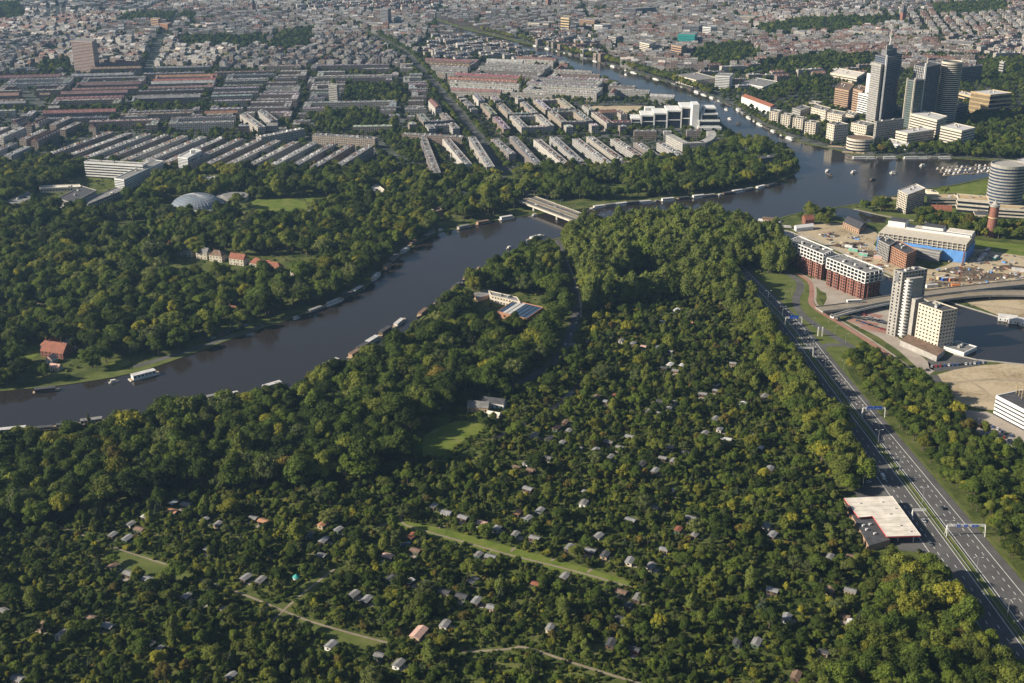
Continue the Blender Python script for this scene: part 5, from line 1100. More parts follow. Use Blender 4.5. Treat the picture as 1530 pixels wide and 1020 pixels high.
def row_parts(mw, mr, mc, r_, rr):
    P, h = ccw(r_['P']), r_['h']; mw.prism(P, 0, h, 0, None, r_['wall'])
    if r_['pit']: mr.gable(r_['P'], h, rr.uniform(2.5, 4.5), 0, .3, r_['roof'])
    else:
        ins = inset(P, -.35); mr.face([(*q, h - .3) for q in ins], 0, r_['roof'])
        for i in range(4):
            j = (i + 1) % 4; mr.face([(*P[i], h), (*P[j], h), (*ins[j], h), (*ins[i], h)], 0, tuple(min(.7, q * 1.3) for q in r_['wall'])); mr.face([(*ins[i], h - .3), (*ins[j], h - .3), (*ins[j], h), (*ins[i], h)][::-1], 0, r_['wall'])
    a, b, d_ = (np.array(r_['P'][i]) for i in (0, 1, 3)); ang = math.atan2(*(b - a)[::-1]); n = max(1, int(r_['L'] / 7.5))
    for k in range(n):
        f = (k + .5) / n
        if r_['pit']:
            q = a + (b - a) * f + (d_ - a) * .5; mc.box(q[0], q[1], h + 1.5, .9, 1.6, 3.2, ang, 0, None, (.2, .1, .07))
            q = a + (b - a) * f + (d_ - a) * .14; mc.box(q[0], q[1], h - .2, 1.8, 1.6, 2.0, ang, 0, None, (.5, .48, .44))
        else:
            q = a + (b - a) * f + (d_ - a) * rr.uniform(.42, .58); mc.box(q[0], q[1], h - .3, rr.uniform(.9, 3.2), rr.uniform(1.2, 4.5), rr.uniform(.9, 2.4), ang, 0, None, rr.choice(((.22, .12, .09), (.42, .41, .39), (.3, .29, .28), (.12, .12, .12), (.55, .53, .5))))
            if k % 2: q = a + (b - a) * rr.random() + (d_ - a) * rr.uniform(.12, .3); mc.box(q[0], q[1], h - .3, 1.6, 1.2, .7, ang, 0, None, (.6, .59, .56))
rr = random.Random(5); sw, sr, sc = MB(), MB(), MB()
for rank, i in enumerate(order):
    r_ = rows[i]
    if rank < 290 and r_['sz'] > 0:
        red = r_['roof'][0] > 2 * r_['roof'][1]; tn = 'red roofed' if red else ('pale roofed' if sum(r_['roof']) > .85 else 'grey roofed')
        ln = 'long' if r_['L'] > 70 else 'short'
        t = thing('housing_terrace', f"{ln} {'gabled' if r_['pit'] else 'flat topped'} {tn} brick terrace {near(LMC, *cen(r_['P']))}", 'building', (*cen(r_['P']), 0), 0, 'brick terraces ' + near(LMC, *cen(r_['P'])))
        a, b, c = MB(), MB(), MB(); row_parts(a, b, c, r_, rr); a.build('wall', 'wall_far', t); rf = b.build('roof', 'roof_far', t); c.build('chimneys_and_dormers', 'roof_far', t, 'stuff')
    else: row_parts(sw, sr, sc, r_, rr)
for mb, nm, mt in ((sw, 'far_city_walls', 'wall_far'), (sr, 'far_city_roofs', 'roof_far'), (sc, 'far_city_chimneys', 'roof_far')):
    o = mb.build(nm, mt, None, 'stuff'); tag(o, {'far_city_walls': 'mass of far city house walls stretching to the top', 'far_city_roofs': 'mass of far city roofs in grey white and red', 'far_city_chimneys': 'mass of chimneys and roof huts over the far city'}[nm], 'buildings')
# far beyond the modelled city: low ragged skyline boxes
m = MB()
for k in range(2600):
    x, y = R.uniform(-4200, 4200), R.uniform(4300, 7500); s = R.uniform(10, 40); m.box(x, y, 0, s, R.uniform(10, 25), R.uniform(8, 18), R.uniform(-.4, .4), 0, None, R.choice(GREYR + REDR + [(.5, .47, .43)]))
for k in range(1500):
    x, y = R.choice((-1, 1)) * R.uniform(1850, 3600), R.uniform(1800, 4300); m.box(x, y, 0, R.uniform(20, 60), 12, R.uniform(8, 16), R.choice((.1, 1.5)), 0, None, R.choice(GREYR + REDR))
tag(m.build('distant_city', 'roof_far', None, 'stuff'), 'distant city blocks beyond the far roofs', 'buildings')

# ------------------------------------------------------------------ boats
def boat_meshes(kind, hullm, cabm, roofm):
    L, W = {'houseboat': (20, 5), 'barge': (26, 5.2), 'motorboat': (8, 2.8), 'pontoon': (24, 5)}[kind]
    n = 10; out = []
    for k in range(n + 1):
        f = k / n; x = -L / 2 + L * f; tp = 1.0 if kind in ('houseboat', 'pontoon') else min(1, (1 - abs(2 * f - 1) ** (4 if f < .5 else 2.5)) * 1.1 + .12); out.append((x, W / 2 * tp))
    pts = [(x, -w) for x, w in out] + [(x, w) for x, w in out[::-1]]; fb = {'houseboat': .7, 'barge': 1.3, 'motorboat': .9, 'pontoon': .5}[kind]
    h = MB(); h.prism(pts, -.3, fb, 0, None); h2 = MB(); h2.face([(*p, fb - .12) for p in ccw(pts)])
    c = MB(); r_ = MB(); w = MB()
    cl, cw, ch = {'houseboat': (15, 4.2, 2.7), 'barge': (15, 3.6, 1.5), 'motorboat': (3.4, 2.0, 1.2), 'pontoon': (20, 4.2, 2.5)}[kind]
    c.box(-.5, 0, fb - .12, cl, cw, ch); r_.box(-.5, 0, fb + ch - .12, cl + .5, cw + .5, .25)
    for s in (-1, 1):
        for k in range(max(2, int(cl / 2.4))): w.box(-.5 - cl / 2 + cl * (k + .5) / max(2, int(cl / 2.4)), s * cw / 2, fb + ch * .35, 1.3, .1, ch * .4)
    return [('hull', h.mesh('hull', [hullm])), ('deck', h2.mesh('deck', ['wood_light'])), ('cabin', c.mesh('cabin', [cabm])), ('roof', r_.mesh('roof', [roofm])), ('window_panes', w.mesh('window_panes', ['glass_dark']))]
BST = {'dark': ('hull_dark', 'wood_dark', 'dark_roof'), 'white': ('white_paint', 'white_paint', 'light_roof'), 'brown': ('hull_dark', 'brown_stone', 'brown_roof'), 'grey': ('hull_dark', 'concrete', 'grey_roof'), 'green': ('hull_dark', 'wood_green', 'light_roof')}
BM = {}
BOATS = []
def boat(x, y, a, kind, st, where, s=1.0):
    BOATS.append((x, y))
    if (kind, st) not in BM: BM[kind, st] = boat_meshes(kind, *BST[st])
    t = thing(kind, f'{st} {kind} {where}', 'boat', (x, y, .12), a, f'boats {where}'); t.scale = (s, s, s)
    for n, me in BM[kind, st]: inst(n, me, t, kind='stuff' if n == 'window_panes' else None)
def nearbank(bankpts, x, y):
    P = np.array(bankpts); k = int(np.argmin(((P - (x, y)) ** 2).sum(1))); k = min(max(k, 1), len(P) - 2); d = P[k + 1] - P[k - 1]; return math.atan2(d[1], d[0])
NBd, SBd = dense(smooth(NB, 1), 6), dense(smooth(SB, 1), 6); ST = list(BST)
for u, v, kd, st in [(642, 350, 'houseboat', 'grey'), (617, 364, 'barge', 'brown'), (605, 375, 'barge', 'white'), (590, 386, 'houseboat', 'grey'), (579, 400, 'houseboat', 'brown'), (562, 414, 'barge', 'white'), (535, 435, 'houseboat', 'green'), (519, 442, 'barge', 'dark'), (499, 453, 'barge', 'white'), (472, 464, 'barge', 'grey'), (443, 476, 'motorboat', 'white'), (693, 341, 'houseboat', 'grey'), (722, 334, 'houseboat', 'brown'), (757, 327, 'houseboat', 'white'), (799, 322, 'motorboat', 'white'), (658, 344, 'motorboat', 'white'),
                     (216, 563, 'houseboat', 'white'), (170, 571, 'motorboat', 'white'), (69, 585, 'houseboat', 'dark')]:
    boat(*G(u, v), nearbank(NBd, *G(u, v)), kd, st, 'moored under the trees of the park bank', 1.25 if u == 216 else 1)
for k, u in enumerate((896, 912, 928, 946, 964, 982, 998, 1022, 1044, 1060, 1076, 1088, 1102, 1118, 1137, 1152)):
    v = np.interp(u, (896, 1000, 1080, 1160), (310, 299.5, 291.5, 276)); boat(*G(u, v), nearbank(NBd, *G(u, v)), R.choice(('houseboat', 'barge', 'motorboat')), ('white', 'grey', 'white', 'dark')[k % 4], 'moored along the bank past the long bridge')
for u, v, kd, st in [(575, 497, 'houseboat', 'dark'), (556, 511, 'houseboat', 'white'), (542, 521, 'houseboat', 'dark'), (531, 530, 'houseboat', 'brown'), (494, 545, 'houseboat', 'white'), (406, 579, 'houseboat', 'white'), (323, 594, 'barge', 'grey'), (351, 589, 'motorboat', 'white'), (181, 622, 'houseboat', 'dark'), (136, 632, 'houseboat', 'grey'), (100, 638, 'barge', 'dark'), (60, 643, 'barge', 'dark'), (16, 645, 'pontoon', 'white'), (596, 484, 'barge', 'white'), (760, 371, 'motorboat', 'white'), (800, 356, 'barge', 'white')]:
    boat(*G(u, v), nearbank(SBd, *G(u, v)), kd, st, 'moored against the wooded allotment bank')
for u, v, kd, st, a in [(1276, 258, 'motorboat', 'white', .3), (1236, 256, 'motorboat', 'white', 1), (1335, 259, 'motorboat', 'white', 0), (1304, 269, 'motorboat', 'dark', .4), (1379, 248, 'motorboat', 'white', .2), (1240, 262, 'motorboat', 'dark', 2), (1090, 178, 'motorboat', 'white', 2), (1103, 185, 'motorboat', 'dark', 2), (1085, 164, 'motorboat', 'white', 2), (935, 112, 'motorboat', 'white', 2)]:
    boat(*G(u, v), a, kd, st, 'out on the open lake water', 1.3)
for k in range(9):
    if k != 4: boat(*G(1283 + k * 16 + R.uniform(-3, 3), 236.8 + R.uniform(-.5, .5)), R.uniform(-.08, .04), 'houseboat' if k % 3 == 1 else 'pontoon', 'grey' if k in (2, 7) else 'white', 'in the line of moored vessels below the towers', R.uniform(.7, .95))
def along(bankd, y0, y1, xr, where, stl, sc, sgn=-1):
    q = 0.0; prev = None
    for p0, p1 in zip(bankd[:-1], bankd[1:]):
        if not (y0 < p0[1] < y1 and xr[0] < p0[0] < xr[1]): continue
        d = np.array(p1) - np.array(p0); L = np.linalg.norm(d); q -= L
        if q <= 0 and L > 0:
            n = np.array((d[1], -d[0])) / L; kd = R.choice(('houseboat', 'barge', 'houseboat', 'motorboat')); c_ = np.array(p0) + n * 4.2 * sgn * -1
            if BOATS and min((c_[0] - b[0]) ** 2 + (c_[1] - b[1]) ** 2 for b in BOATS) < 20 ** 2: continue
            boat(c_[0], c_[1], math.atan2(d[1], d[0]) + R.uniform(-.05, .05), kd, R.choice(stl), where, sc * R.uniform(.8, 1.1)); q = R.choice((21, 23, 25, 32))
along(SBd, 760, 1160, (-420, 40), 'moored against the wooded allotment bank', ('dark', 'grey', 'brown', 'white', 'green'), 1)
along(NBd, 1010, 1330, (-260, 80), 'moored under the trees of the park bank', ('dark', 'grey', 'brown', 'white', 'green'), 1)
along(NBd, 1380, 1600, (90, 330), 'moored along the bank past the long bridge', ('white', 'grey', 'dark'), 1)
rline(low, SBd[::4], 30); along(SBd, 1760, 2090, (300, 560), 'along the bank below the waterfront flats', ('white', 'grey', 'white', 'dark'), .9)
along(SBd, 2090, 2700, (-50, 420), 'along the tree lined upper river', ('white', 'grey', 'dark', 'white'), .9)
for r_ in range(3):
    for k in range(12):
        u = 1402 + k * 7 + r_ * 5; v = 252 - k * .5 + r_ * 4.5
        if R.random() < .15: continue
        boat(*G(u + R.uniform(-1.5, 1.5), v + R.uniform(-.6, .6)), .9 + R.uniform(-.25, .25) + (math.pi if R.random() < .4 else 0), 'motorboat', R.choice(('white', 'white', 'grey', 'dark')), 'berthed at the marina jetties', R.uniform(.75, 1.25))
    m = MB(); ribbon(m, GP([(1398 + r_ * 5, 253.5 + r_ * 4.5), (1488, 247.5 + r_ * 4.5)]), 2.0, .5); tag(m.build('jetty', 'wood_light'), 'timber jetty between the berthed marina boats', 'jetty', 'marina jetties')
for u, v, l in ((1250, 219, 24), (1275, 228, 30), (1330, 296, 20)): x, y = G(u, v); m = MB(); m.box(x, y, .1, l, 6, .7, -.3); tag(m.build('landing_stage', 'wood_light'), 'timber landing stage on the lake shore', 'jetty', 'landing stages')

# ------------------------------------------------------------------ allotment huts
HUTS = """219,733 g;259,751 w;278,754 g;259,764 o;218,771 w;196,783 g;169,799 g;191,804 l;209,791 b;306,777 l;326,783 g;394,779 o;312,821 g;169,846 b;193,857 g;222,866 l;368,863 l;390,867 g;279,891 l;307,898 g;338,911 g;63,936 b;93,948 g;162,936 l;137,923 b;224,964 g;244,970 l;28,1014 l;346,1010 l;7,913 g;379,774 g
483,783 o;506,791 l;464,799 d;484,807 l;481,830 g;648,756 g;667,766 l;692,773 l;720,782 p;743,789 l;770,798 g;799,804 g;789,774 l;806,764 g;774,766 o;615,801 r;621,823 b;580,831 p;586,864 d;612,869 w;633,873 l;715,829 g;733,832 l;706,868 g;664,885 d;690,891 d;712,898 l;548,896 l;529,888 g;626,946 p;665,933 g;495,964 l;567,980 g;596,992 g;736,908 l
789,730 l;876,735 g;872,751 g;807,763 g;978,758 g;1032,774 g;1013,791 r;1038,799 g;942,777 l;851,818 g;882,823 l;904,829 d;941,838 l;972,846 g;992,821 l;844,861 g;928,885 b;953,893 g;939,905 d;928,926 d;822,938 g;913,961 d;948,971 c;1154,882 l;1154,799 l;1145,786 g;1175,923 l;1130,960 g;1101,960 d;1189,1010 b;801,873 r;894,801 l;1001,736 d
1240,832 g;1271,832 b;1240,882 b;1254,901 l;1271,932 w;1262,921 b;1270,883 g;1230,975 d
1011,462 w;990,480 w;1030,481 o;928,508 g;946,512 l;962,517 p;982,519 l;1001,524 l;1001,544 w;1019,545 w;1009,553 g;992,549 d;1070,575 w;1070,583 l;1050,588 g;1095,542 l;1142,591 g;1109,603 w;891,593 b;908,600 l;918,591 r;986,599 d;1007,601 g;999,610 l;968,614 g;986,617 l;1069,625 g;1075,641 l;1053,647 g;1075,656 w;1087,656 w;1124,651 l;1136,669 w;832,639 o;850,643 g;845,630 b;798,650 g;820,655 d;841,660 l;863,669 g;890,672 l;909,660 g;926,668 g;912,682 g;990,684 g;1006,688 l;959,693 d;1001,668 g;1024,676 d;979,703 l;772,698 b;793,702 b;786,692 l;818,684 g;941,652 l;1150,700 g"""
RC = {'g': ('grey_roof', 'grey'), 'd': ('dark_roof', 'dark'), 'l': ('hut_pale', 'pale grey'), 'w': ('light_roof', 'whitish'), 'o': ('orange_brick', 'orange'), 'p': ('pink_roof', 'pink'), 'r': ('red_tile', 'red'), 'b': ('brown_roof', 'brown'), 'c': ('dark_roof', 'dark')}
WN = {'white_paint': 'white', 'wood_dark': 'dark timber', 'wood_light': 'light timber', 'wood_green': 'green', 'orange_paint': 'orange', 'cream': 'cream'}
hut_me = {}; plain('hut_pale', (.19, .188, .19), .85, .25, .4)
def hut(u, v, code):
    x, y = G(u, v + 4); rm, rn = RC[code]; wallm = 'orange_paint' if code == 'c' else R.choice(('wood_dark', 'wood_light', 'wood_green', 'cream', 'wood_dark', 'wood_dark', 'wood_green', 'white_paint'))
    sz = 2 if (u, v) == (626, 946) else R.choice((0, 1)); lx, ly = ((5.0, 3.6), (6.2, 4.2), (10, 5.8))[sz]; h = 2.5
    key = (rm, wallm, sz)
    if key not in hut_me:
        P = rect(0, 0, lx, ly); a = MB(); a.prism(P, 0, h, 0, 0); b = MB(); b.gable(P, h + .01, ly * .19, 0, .4)
        w = MB(); w.box(0, 0, 0, 1.2, .1, 1.0); d = MB(); d.box(0, 0, 0, .9, .1, 2.0); pg = MB(); pg.box(0, -ly / 2 - 1.5, 0, lx * .8, 3, .12)
        hut_me[key] = [q.mesh(n, [mt]) for q, n, mt in ((a, 'wall', wallm), (b, 'roof', rm), (w, 'window', 'glass_dark'), (d, 'door', 'wood_dark'), (pg, 'terrace', 'paving'))]
    A, B_, W, D, PG = hut_me[key]
    where = 'among the near gardens by the grassy path' if v > 720 else 'in the upper gardens between lane and motorway'
    if u < 420: where = 'in the gardens on the shaded left side'
    if u > 1080 and v > 720: where = 'in the gardens below the filling station'
    ang = dirang((594, 778), (930, 872)) + R.choice((0, math.pi / 2)) + R.uniform(-.12, .12)
    t = thing('garden_hut', f'{("small", "medium", "large")[sz]} {WN[wallm]} garden hut with {rn} roof {near(LMK, x, y)}', 'hut', (x, y, 0), ang, 'garden huts ' + near(LMK, x, y))
    inst('wall', A, t); inst('roof', B_, t); inst('terrace', PG, t)
    for s in (-1, 1): inst('window', W, t, (s * lx * .28, -ly / 2 - .02, .9)); inst('window', W, t, (s * (lx / 2 + .02), 0, .9), math.pi / 2)
    inst('door', D, t, (0, -ly / 2 - .03, .02))
    r_ = max(lx, ly) * .5 + 1.0; raster(occ, circ(x, y, r_, r_, 10)); raster(low, [(x - r_ - 2, y - r_ - 4), (x + r_ - 1, y - r_ - 4), (x + r_ - 1, y + r_), (x - r_ - 2, y + r_)])
for tok in HUTS.replace('\n', ';').split(';'):
    uv, c = tok.split(); u, v = map(int, uv.split(',')); hut(u, v, c)
x, y = G(443, 864); t = thing('bell_tent', 'turquoise and white round tent on garden grass', 'tent', (x, y, 0)); m = MB(); m.tube((x, y, 0), (x, y, 1.2), 2.2, 14); m.build('wall', 'white_paint', t); m = MB(); m.tube((x, y, 1.2), (x, y, 3), 2.4, 14, 0, .1); m.build('canopy', 'teal_panel', t); raster(occ, circ(x, y, 4, 4, 8)); raster(low, rect(x, y - 5, 14, 14))
for u, v, l in ((606, 816, 6), (1000, 735, 6), (1298, 710, 5)): x, y = G(u, v); t = thing('greenhouse', 'small glass greenhouse in a garden plot', 'greenhouse', (x, y, 0), 0, 'garden greenhouses'); P = rect(x, y, l, 3, .3); m = MB(); m.prism(P, 0, 1.8, 0, 0); m.build('glazing', 'glass_green', t); m = MB(); m.gable(P, 1.81, 1, 0, .05); m.build('roof', 'glass_blue', t); raster(occ, inset(P, 1))

# ------------------------------------------------------------------ tree prototypes (unit height, base at origin)
def leafmesh(cl, nleaf, size, seed, drop=0.0, core=.78):
    """cl: list of (x, y, z, r) clumps; leaf faces spread over the clumps' outer skins, core blobs added inside to block light"""
    g = np.random.default_rng(seed); C = np.array(cl); w = C[:, 3] ** 2; k = g.choice(len(C), nleaf * 2, p=w / w.sum())
    d = g.normal(size=(nleaf * 2, 3)); d /= np.linalg.norm(d, axis=1)[:, None]; d[:, 2] = np.where(d[:, 2] < -.35, -d[:, 2], d[:, 2])
    pos = C[k, :3] + d * (C[k, 3] * np.where(g.random(nleaf * 2) < .12, g.uniform(1.1, 1.4, nleaf * 2), g.uniform(.78, 1.12, nleaf * 2)))[:, None]
    dist = np.linalg.norm(pos[:, None] - C[None, :, :3], axis=2) / C[None, :, 3]; dist[np.arange(len(k)), k] = 9
    keep = (dist.min(1) > .72); pos, d = pos[keep][:nleaf], d[keep][:nleaf]; n = len(pos)
    nn = d + g.normal(size=(n, 3)) * .42; nn[:, 2] += .25 - drop; nn /= np.linalg.norm(nn, axis=1)[:, None]
    a = np.cross(nn, g.normal(size=(n, 3))); a /= np.linalg.norm(a, axis=1)[:, None]; b = np.cross(nn, a); s = (size * g.uniform(.6, 1.4, n))[:, None]
    V = np.stack([pos - a * s, pos - b * s * .75, pos + a * s, pos + b * s * .75 - nn * s * .2], 1).reshape(-1, 3)
    F = np.arange(n * 4).reshape(-1, 4).tolist(); V = V.tolist()
    ico = [(0, 0, 1)] + [(math.cos(t) * .894, math.sin(t) * .894, .447) for t in [i * 1.2566 for i in range(5)]] + [(math.cos(t) * .894, math.sin(t) * .894, -.447) for t in [i * 1.2566 + .628 for i in range(5)]] + [(0, 0, -1)]
    tri = [(0, 1 + i, 1 + (i + 1) % 5) for i in range(5)] + [(1 + i, 6 + i, 1 + (i + 1) % 5) for i in range(5)] + [(1 + (i + 1) % 5, 6 + i, 6 + (i + 1) % 5) for i in range(5)] + [(11, 6 + (i + 1) % 5, 6 + i) for i in range(5)]
    for x, y, z, r_ in cl:  # leaf-coloured core blobs, added so that no light shows through the crown
        o = len(V); V += [(x + p[0] * r_ * core, y + p[1] * r_ * core, z + p[2] * r_ * core) for p in ico]; F += [tuple(o + q for q in t) for t in tri]
    return V, F
def crown(kind, seed):
    q = random.Random(seed * 31 + 5); cl = []
    if kind == 'broad':
        rx = q.uniform(.29, .44); cl.append((0, 0, .58, rx * .62))
        for k in range(q.randint(16, 24)):
            a = q.uniform(0, 6.28); e = q.uniform(-.35, 1.4); r_ = q.uniform(.075, .17); ro = q.uniform(.6, .95); cl.append((math.cos(a) * math.cos(e) * rx * ro, math.sin(a) * math.cos(e) * rx * ro, .57 + math.sin(e) * .32 * ro * 1.1, r_))
        return leafmesh(cl, 1500, .028, seed)
    if kind == 'poplar':
        for k in range(22):
            f = k / 21; a = q.uniform(0, 6.28); rr_ = .19 * (math.sin(math.pi * min(1, f * .85 + .18)) ** .7); cl.append((math.cos(a) * rr_ * .55, math.sin(a) * rr_ * .55, .16 + f * .76, rr_ * q.uniform(.5, .75) + .02))
        return leafmesh(cl, 1300, .022, seed)
    if kind == 'conifer':
        for k in range(26):
            f = k / 25; a = q.uniform(0, 6.28); rr_ = .25 * (1 - f) + .015; cl.append((math.cos(a) * rr_ * .7, math.sin(a) * rr_ * .7, .1 + f * .86, rr_ * .42 + .015))
        return leafmesh(cl, 1200, .022, seed, .35)
    if kind == 'willow':
        rx = .46; cl.append((0, 0, .55, .3))
        for k in range(18): a = q.uniform(0, 6.28); e = q.uniform(-.2, 1.3); cl.append((math.cos(a) * math.cos(e) * rx * .8, math.sin(a) * math.cos(e) * rx * .8, .45 + math.sin(e) * .38, q.uniform(.1, .16)))
        return leafmesh(cl, 1500, .028, seed, .5)
    for k in range(7): a = q.uniform(0, 6.28); cl.append((math.cos(a) * .34, math.sin(a) * .34, q.uniform(.3, .62), q.uniform(.24, .36)))
    return leafmesh(cl, 420, .075, seed)
def trunk(kind, seed):
    m = MB(); q = random.Random(seed); th = {'broad': .45, 'poplar': .7, 'conifer': .8, 'willow': .4, 'shrub': .3}[kind]; r_ = .028 if kind != 'shrub' else .03
    m.tube((0, 0, 0), (q.uniform(-.02, .02), q.uniform(-.02, .02), th), r_, 6, 0, r_ * .5)
    for k in range(4): a = k * 1.57 + q.uniform(-.4, .4); m.tube((0, 0, th * .6), (math.cos(a) * .16, math.sin(a) * .16, th * 1.1), r_ * .5, 5, 0, r_ * .2)
    return m.mesh('trunk', ['bark'])
KINDS = {'broad': (7, ['dark green', 'mid green', 'olive green', 'yellow green', 'russet']), 'poplar': (3, ['poplar', 'olive green']), 'conifer': (2, ['dark green', 'blue green']), 'willow': (2, ['grey green', 'olive green']), 'shrub': (2, ['dark green', 'mid green', 'olive green', 'yellow green', 'russet'])}
PROT = {}; proto_col = bpy.data.collections.new('tree_prototypes'); pidx = {}; pn = 0
for kd, (nv, cols) in KINDS.items():
    for s in range(nv):
        V, F = crown(kd, s + 3); tr = trunk(kd, s)
        for c in cols:
            me = bpy.data.meshes.new('crown'); me.from_pydata(V, [], F); me.materials.append(MAT['leaf ' + c]); PROT[kd, s, c] = (me, tr)
            j = bpy.data.meshes.new('tree'); o1 = len(V); tv = [tuple(v.co) for v in tr.vertices]; j.from_pydata(V + tv, [], F + [tuple(i + o1 for i in p.vertices) for p in tr.polygons])
            j.materials.append(MAT['leaf ' + c]); j.materials.append(MAT['bark']); mi = np.zeros(len(j.polygons), int); mi[len(F):] = 1; j.polygons.foreach_set('material_index', mi.tolist())
            po = bpy.data.objects.new(f'proto_{pn:03d}', j); proto_col.objects.link(po); pidx[kd, s, c] = pn; pn += 1

# ------------------------------------------------------------------ tree scatter
TREES = []           # x, y, h, widthfactor, kind, variant, colour, zone
def scatter(poly, spacing, hr, mix, zone, dens=1.0, mask=None, lowmax=2.6, jit=.48):
    mm = np.zeros((NY, NX), bool); raster(mm, poly)
    if mask is not None: mm &= mask
    P = np.array(poly); xs = np.arange(P[:, 0].min(), P[:, 0].max(), spacing); ys = np.arange(max(400, P[:, 1].min()), P[:, 1].max(), spacing * .87)
    X, Y = np.meshgrid(xs, ys); X = X + (np.arange(len(ys)) % 2)[:, None] * spacing / 2; X = X + RN.uniform(-jit, jit, X.shape) * spacing; Y = Y + RN.uniform(-jit, jit, Y.shape) * spacing
    X, Y = X.ravel(), Y.ravel(); ok = at(mm, X, Y) & ~at(occ, X, Y) & (RN.random(len(X)) < dens); X, Y = X[ok], Y[ok]; lo = at(low, X, Y)
    ks = list(mix); w = np.array([mix[k] for k in ks], float); pick = RN.choice(len(ks), len(X), p=w / w.sum()); hs = RN.uniform(hr[0], hr[1], len(X)) * np.where(RN.random(len(X)) < .12, 1.3, 1)
    for x, y, k, h, l in zip(X, Y, pick, hs, lo):
        kd, c = ks[k]
        if l: kd = 'shrub'; h = RN.uniform(1.0, lowmax); c = c if c in KINDS['shrub'][1] else 'mid green'
        if kd == 'shrub': h = min(h, RN.uniform(1.6, 4))
        if kd == 'poplar': h *= 1.25
        TREES.append((x, y, h, RN.uniform(.7, 1.35) if kd in ('broad', 'willow') else RN.uniform(.85, 1.25), kd, int(RN.integers(KINDS[kd][0])), c, zone))
MIXW = {('broad', 'dark green'): 5, ('broad', 'mid green'): 5, ('broad', 'olive green'): 2.5, ('broad', 'yellow green'): .5, ('willow', 'grey green'): .7, ('conifer', 'dark green'): .3, ('poplar', 'olive green'): .25, ('broad', 'russet'): .12}
MIXP = {('broad', 'dark green'): 4, ('broad', 'mid green'): 5, ('broad', 'olive green'): 3.2, ('broad', 'yellow green'): 1.2, ('willow', 'grey green'): .8, ('poplar', 'olive green'): .3}
MIXG = {('broad', 'dark green'): 3.6, ('broad', 'mid green'): 4.2, ('broad', 'olive green'): 2.6, ('broad', 'yellow green'): 1.1, ('conifer', 'dark green'): 1.2, ('conifer', 'blue green'): .6, ('willow', 'grey green'): .8, ('poplar', 'olive green'): 1.0, ('poplar', 'poplar'): .5, ('shrub', 'mid green'): 2.5, ('shrub', 'yellow green'): 1.0, ('shrub', 'olive green'): 1.2, ('broad', 'russet'): .3, ('shrub', 'russet'): .25}
MIXR = {('broad', 'mid green'): 5, ('broad', 'olive green'): 3.5, ('broad', 'yellow green'): .9, ('broad', 'dark green'): 2, ('broad', 'russet'): .3}
MIXC = {('broad', 'dark green'): 4, ('broad', 'mid green'): 4, ('broad', 'olive green'): 1.5, ('poplar', 'olive green'): .3}
ZT = {'wood': 'in the dense wood along the allotment river bank', 'garden': 'in the allotment gardens', 'poplar': 'in the poplar wood beside the long bridge', 'verge': 'in the tree belt on the far motorway verge', 'roadside': 'lining the motorway edge of the gardens', 'park': 'in the park wood across the river', 'bankpark': 'on the park bank past the long bridge', 'street': 'along the city streets', 'east': 'around the villas and lake shore'}
# keep the open strips open
for px_ in ([(590, 782), (700, 808), (830, 846), (940, 878)], [(500, 850), (460, 880), (423, 912)], [(365, 888), (423, 912), (520, 945), (585, 962)], [(700, 974), (780, 966), (860, 992), (965, 1024)]): rline(low, [(x, y - 3) for x, y in GP(px_)], 15)
# poplar wood
PW = GP([(838, 375), (858, 352), (900, 348), (980, 342), (1060, 344), (1120, 350), (1158, 372), (1180, 400), (1172, 415), (1120, 412), (1105, 440), (1098, 470), (1060, 455), (1000, 448), (940, 455), (880, 470), (866, 440), (846, 400)])
pw_hole = GP([(905, 425), (975, 405), (1040, 412), (1010, 430), (930, 452)]); hm = np.zeros((NY, NX), bool); raster(hm, pw_hole)
av_m = np.zeros((NY, NX), bool); rline(av_m, GP([(905, 342), (960, 352), (1040, 368), (1100, 400)]), 26); occ &= ~av_m
scatter(PW, 6.8, (21.5, 24.5), {('poplar', 'poplar'): 6, ('broad', 'olive green'): 2.5, ('broad', 'mid green'): 1}, 'poplar', mask=~hm)
scatter(GP([(1092, 430), (1128, 428), (1190, 500), (1258, 640), (1235, 650), (1160, 520), (1100, 480)]), 7.5, (13, 18), {('poplar', 'olive green'): 4, ('poplar', 'poplar'): 2, ('broad', 'olive green'): 3}, 'roadside')
raster(occ, PW)
RS = [(p[0] - 5, p[1]) for p in wL if 540 < p[1] < 1000] ; RSo = [(x - 26, y) for x, y in RS]
scatter(RS + RSo[::-1], 8.0, (12, 18), {('broad', 'olive green'): 4, ('broad', 'mid green'): 3, ('poplar', 'olive green'): 2, ('broad', 'yellow green'): 1}, 'roadside'); 
for p in RS[::3]: pass
raster(occ, RS + RSo[::-1])
scatter(GP([(1380, 836), (1420, 840), (1480, 960), (1540, 1060), (1200, 1060), (1230, 1000), (1320, 900)]), 8.0, (10, 16), MIXR, 'roadside', .95)
raster(occ, GP([(1380, 836), (1420, 840), (1480, 960), (1540, 1060), (1200, 1060), (1230, 1000), (1320, 900)]))
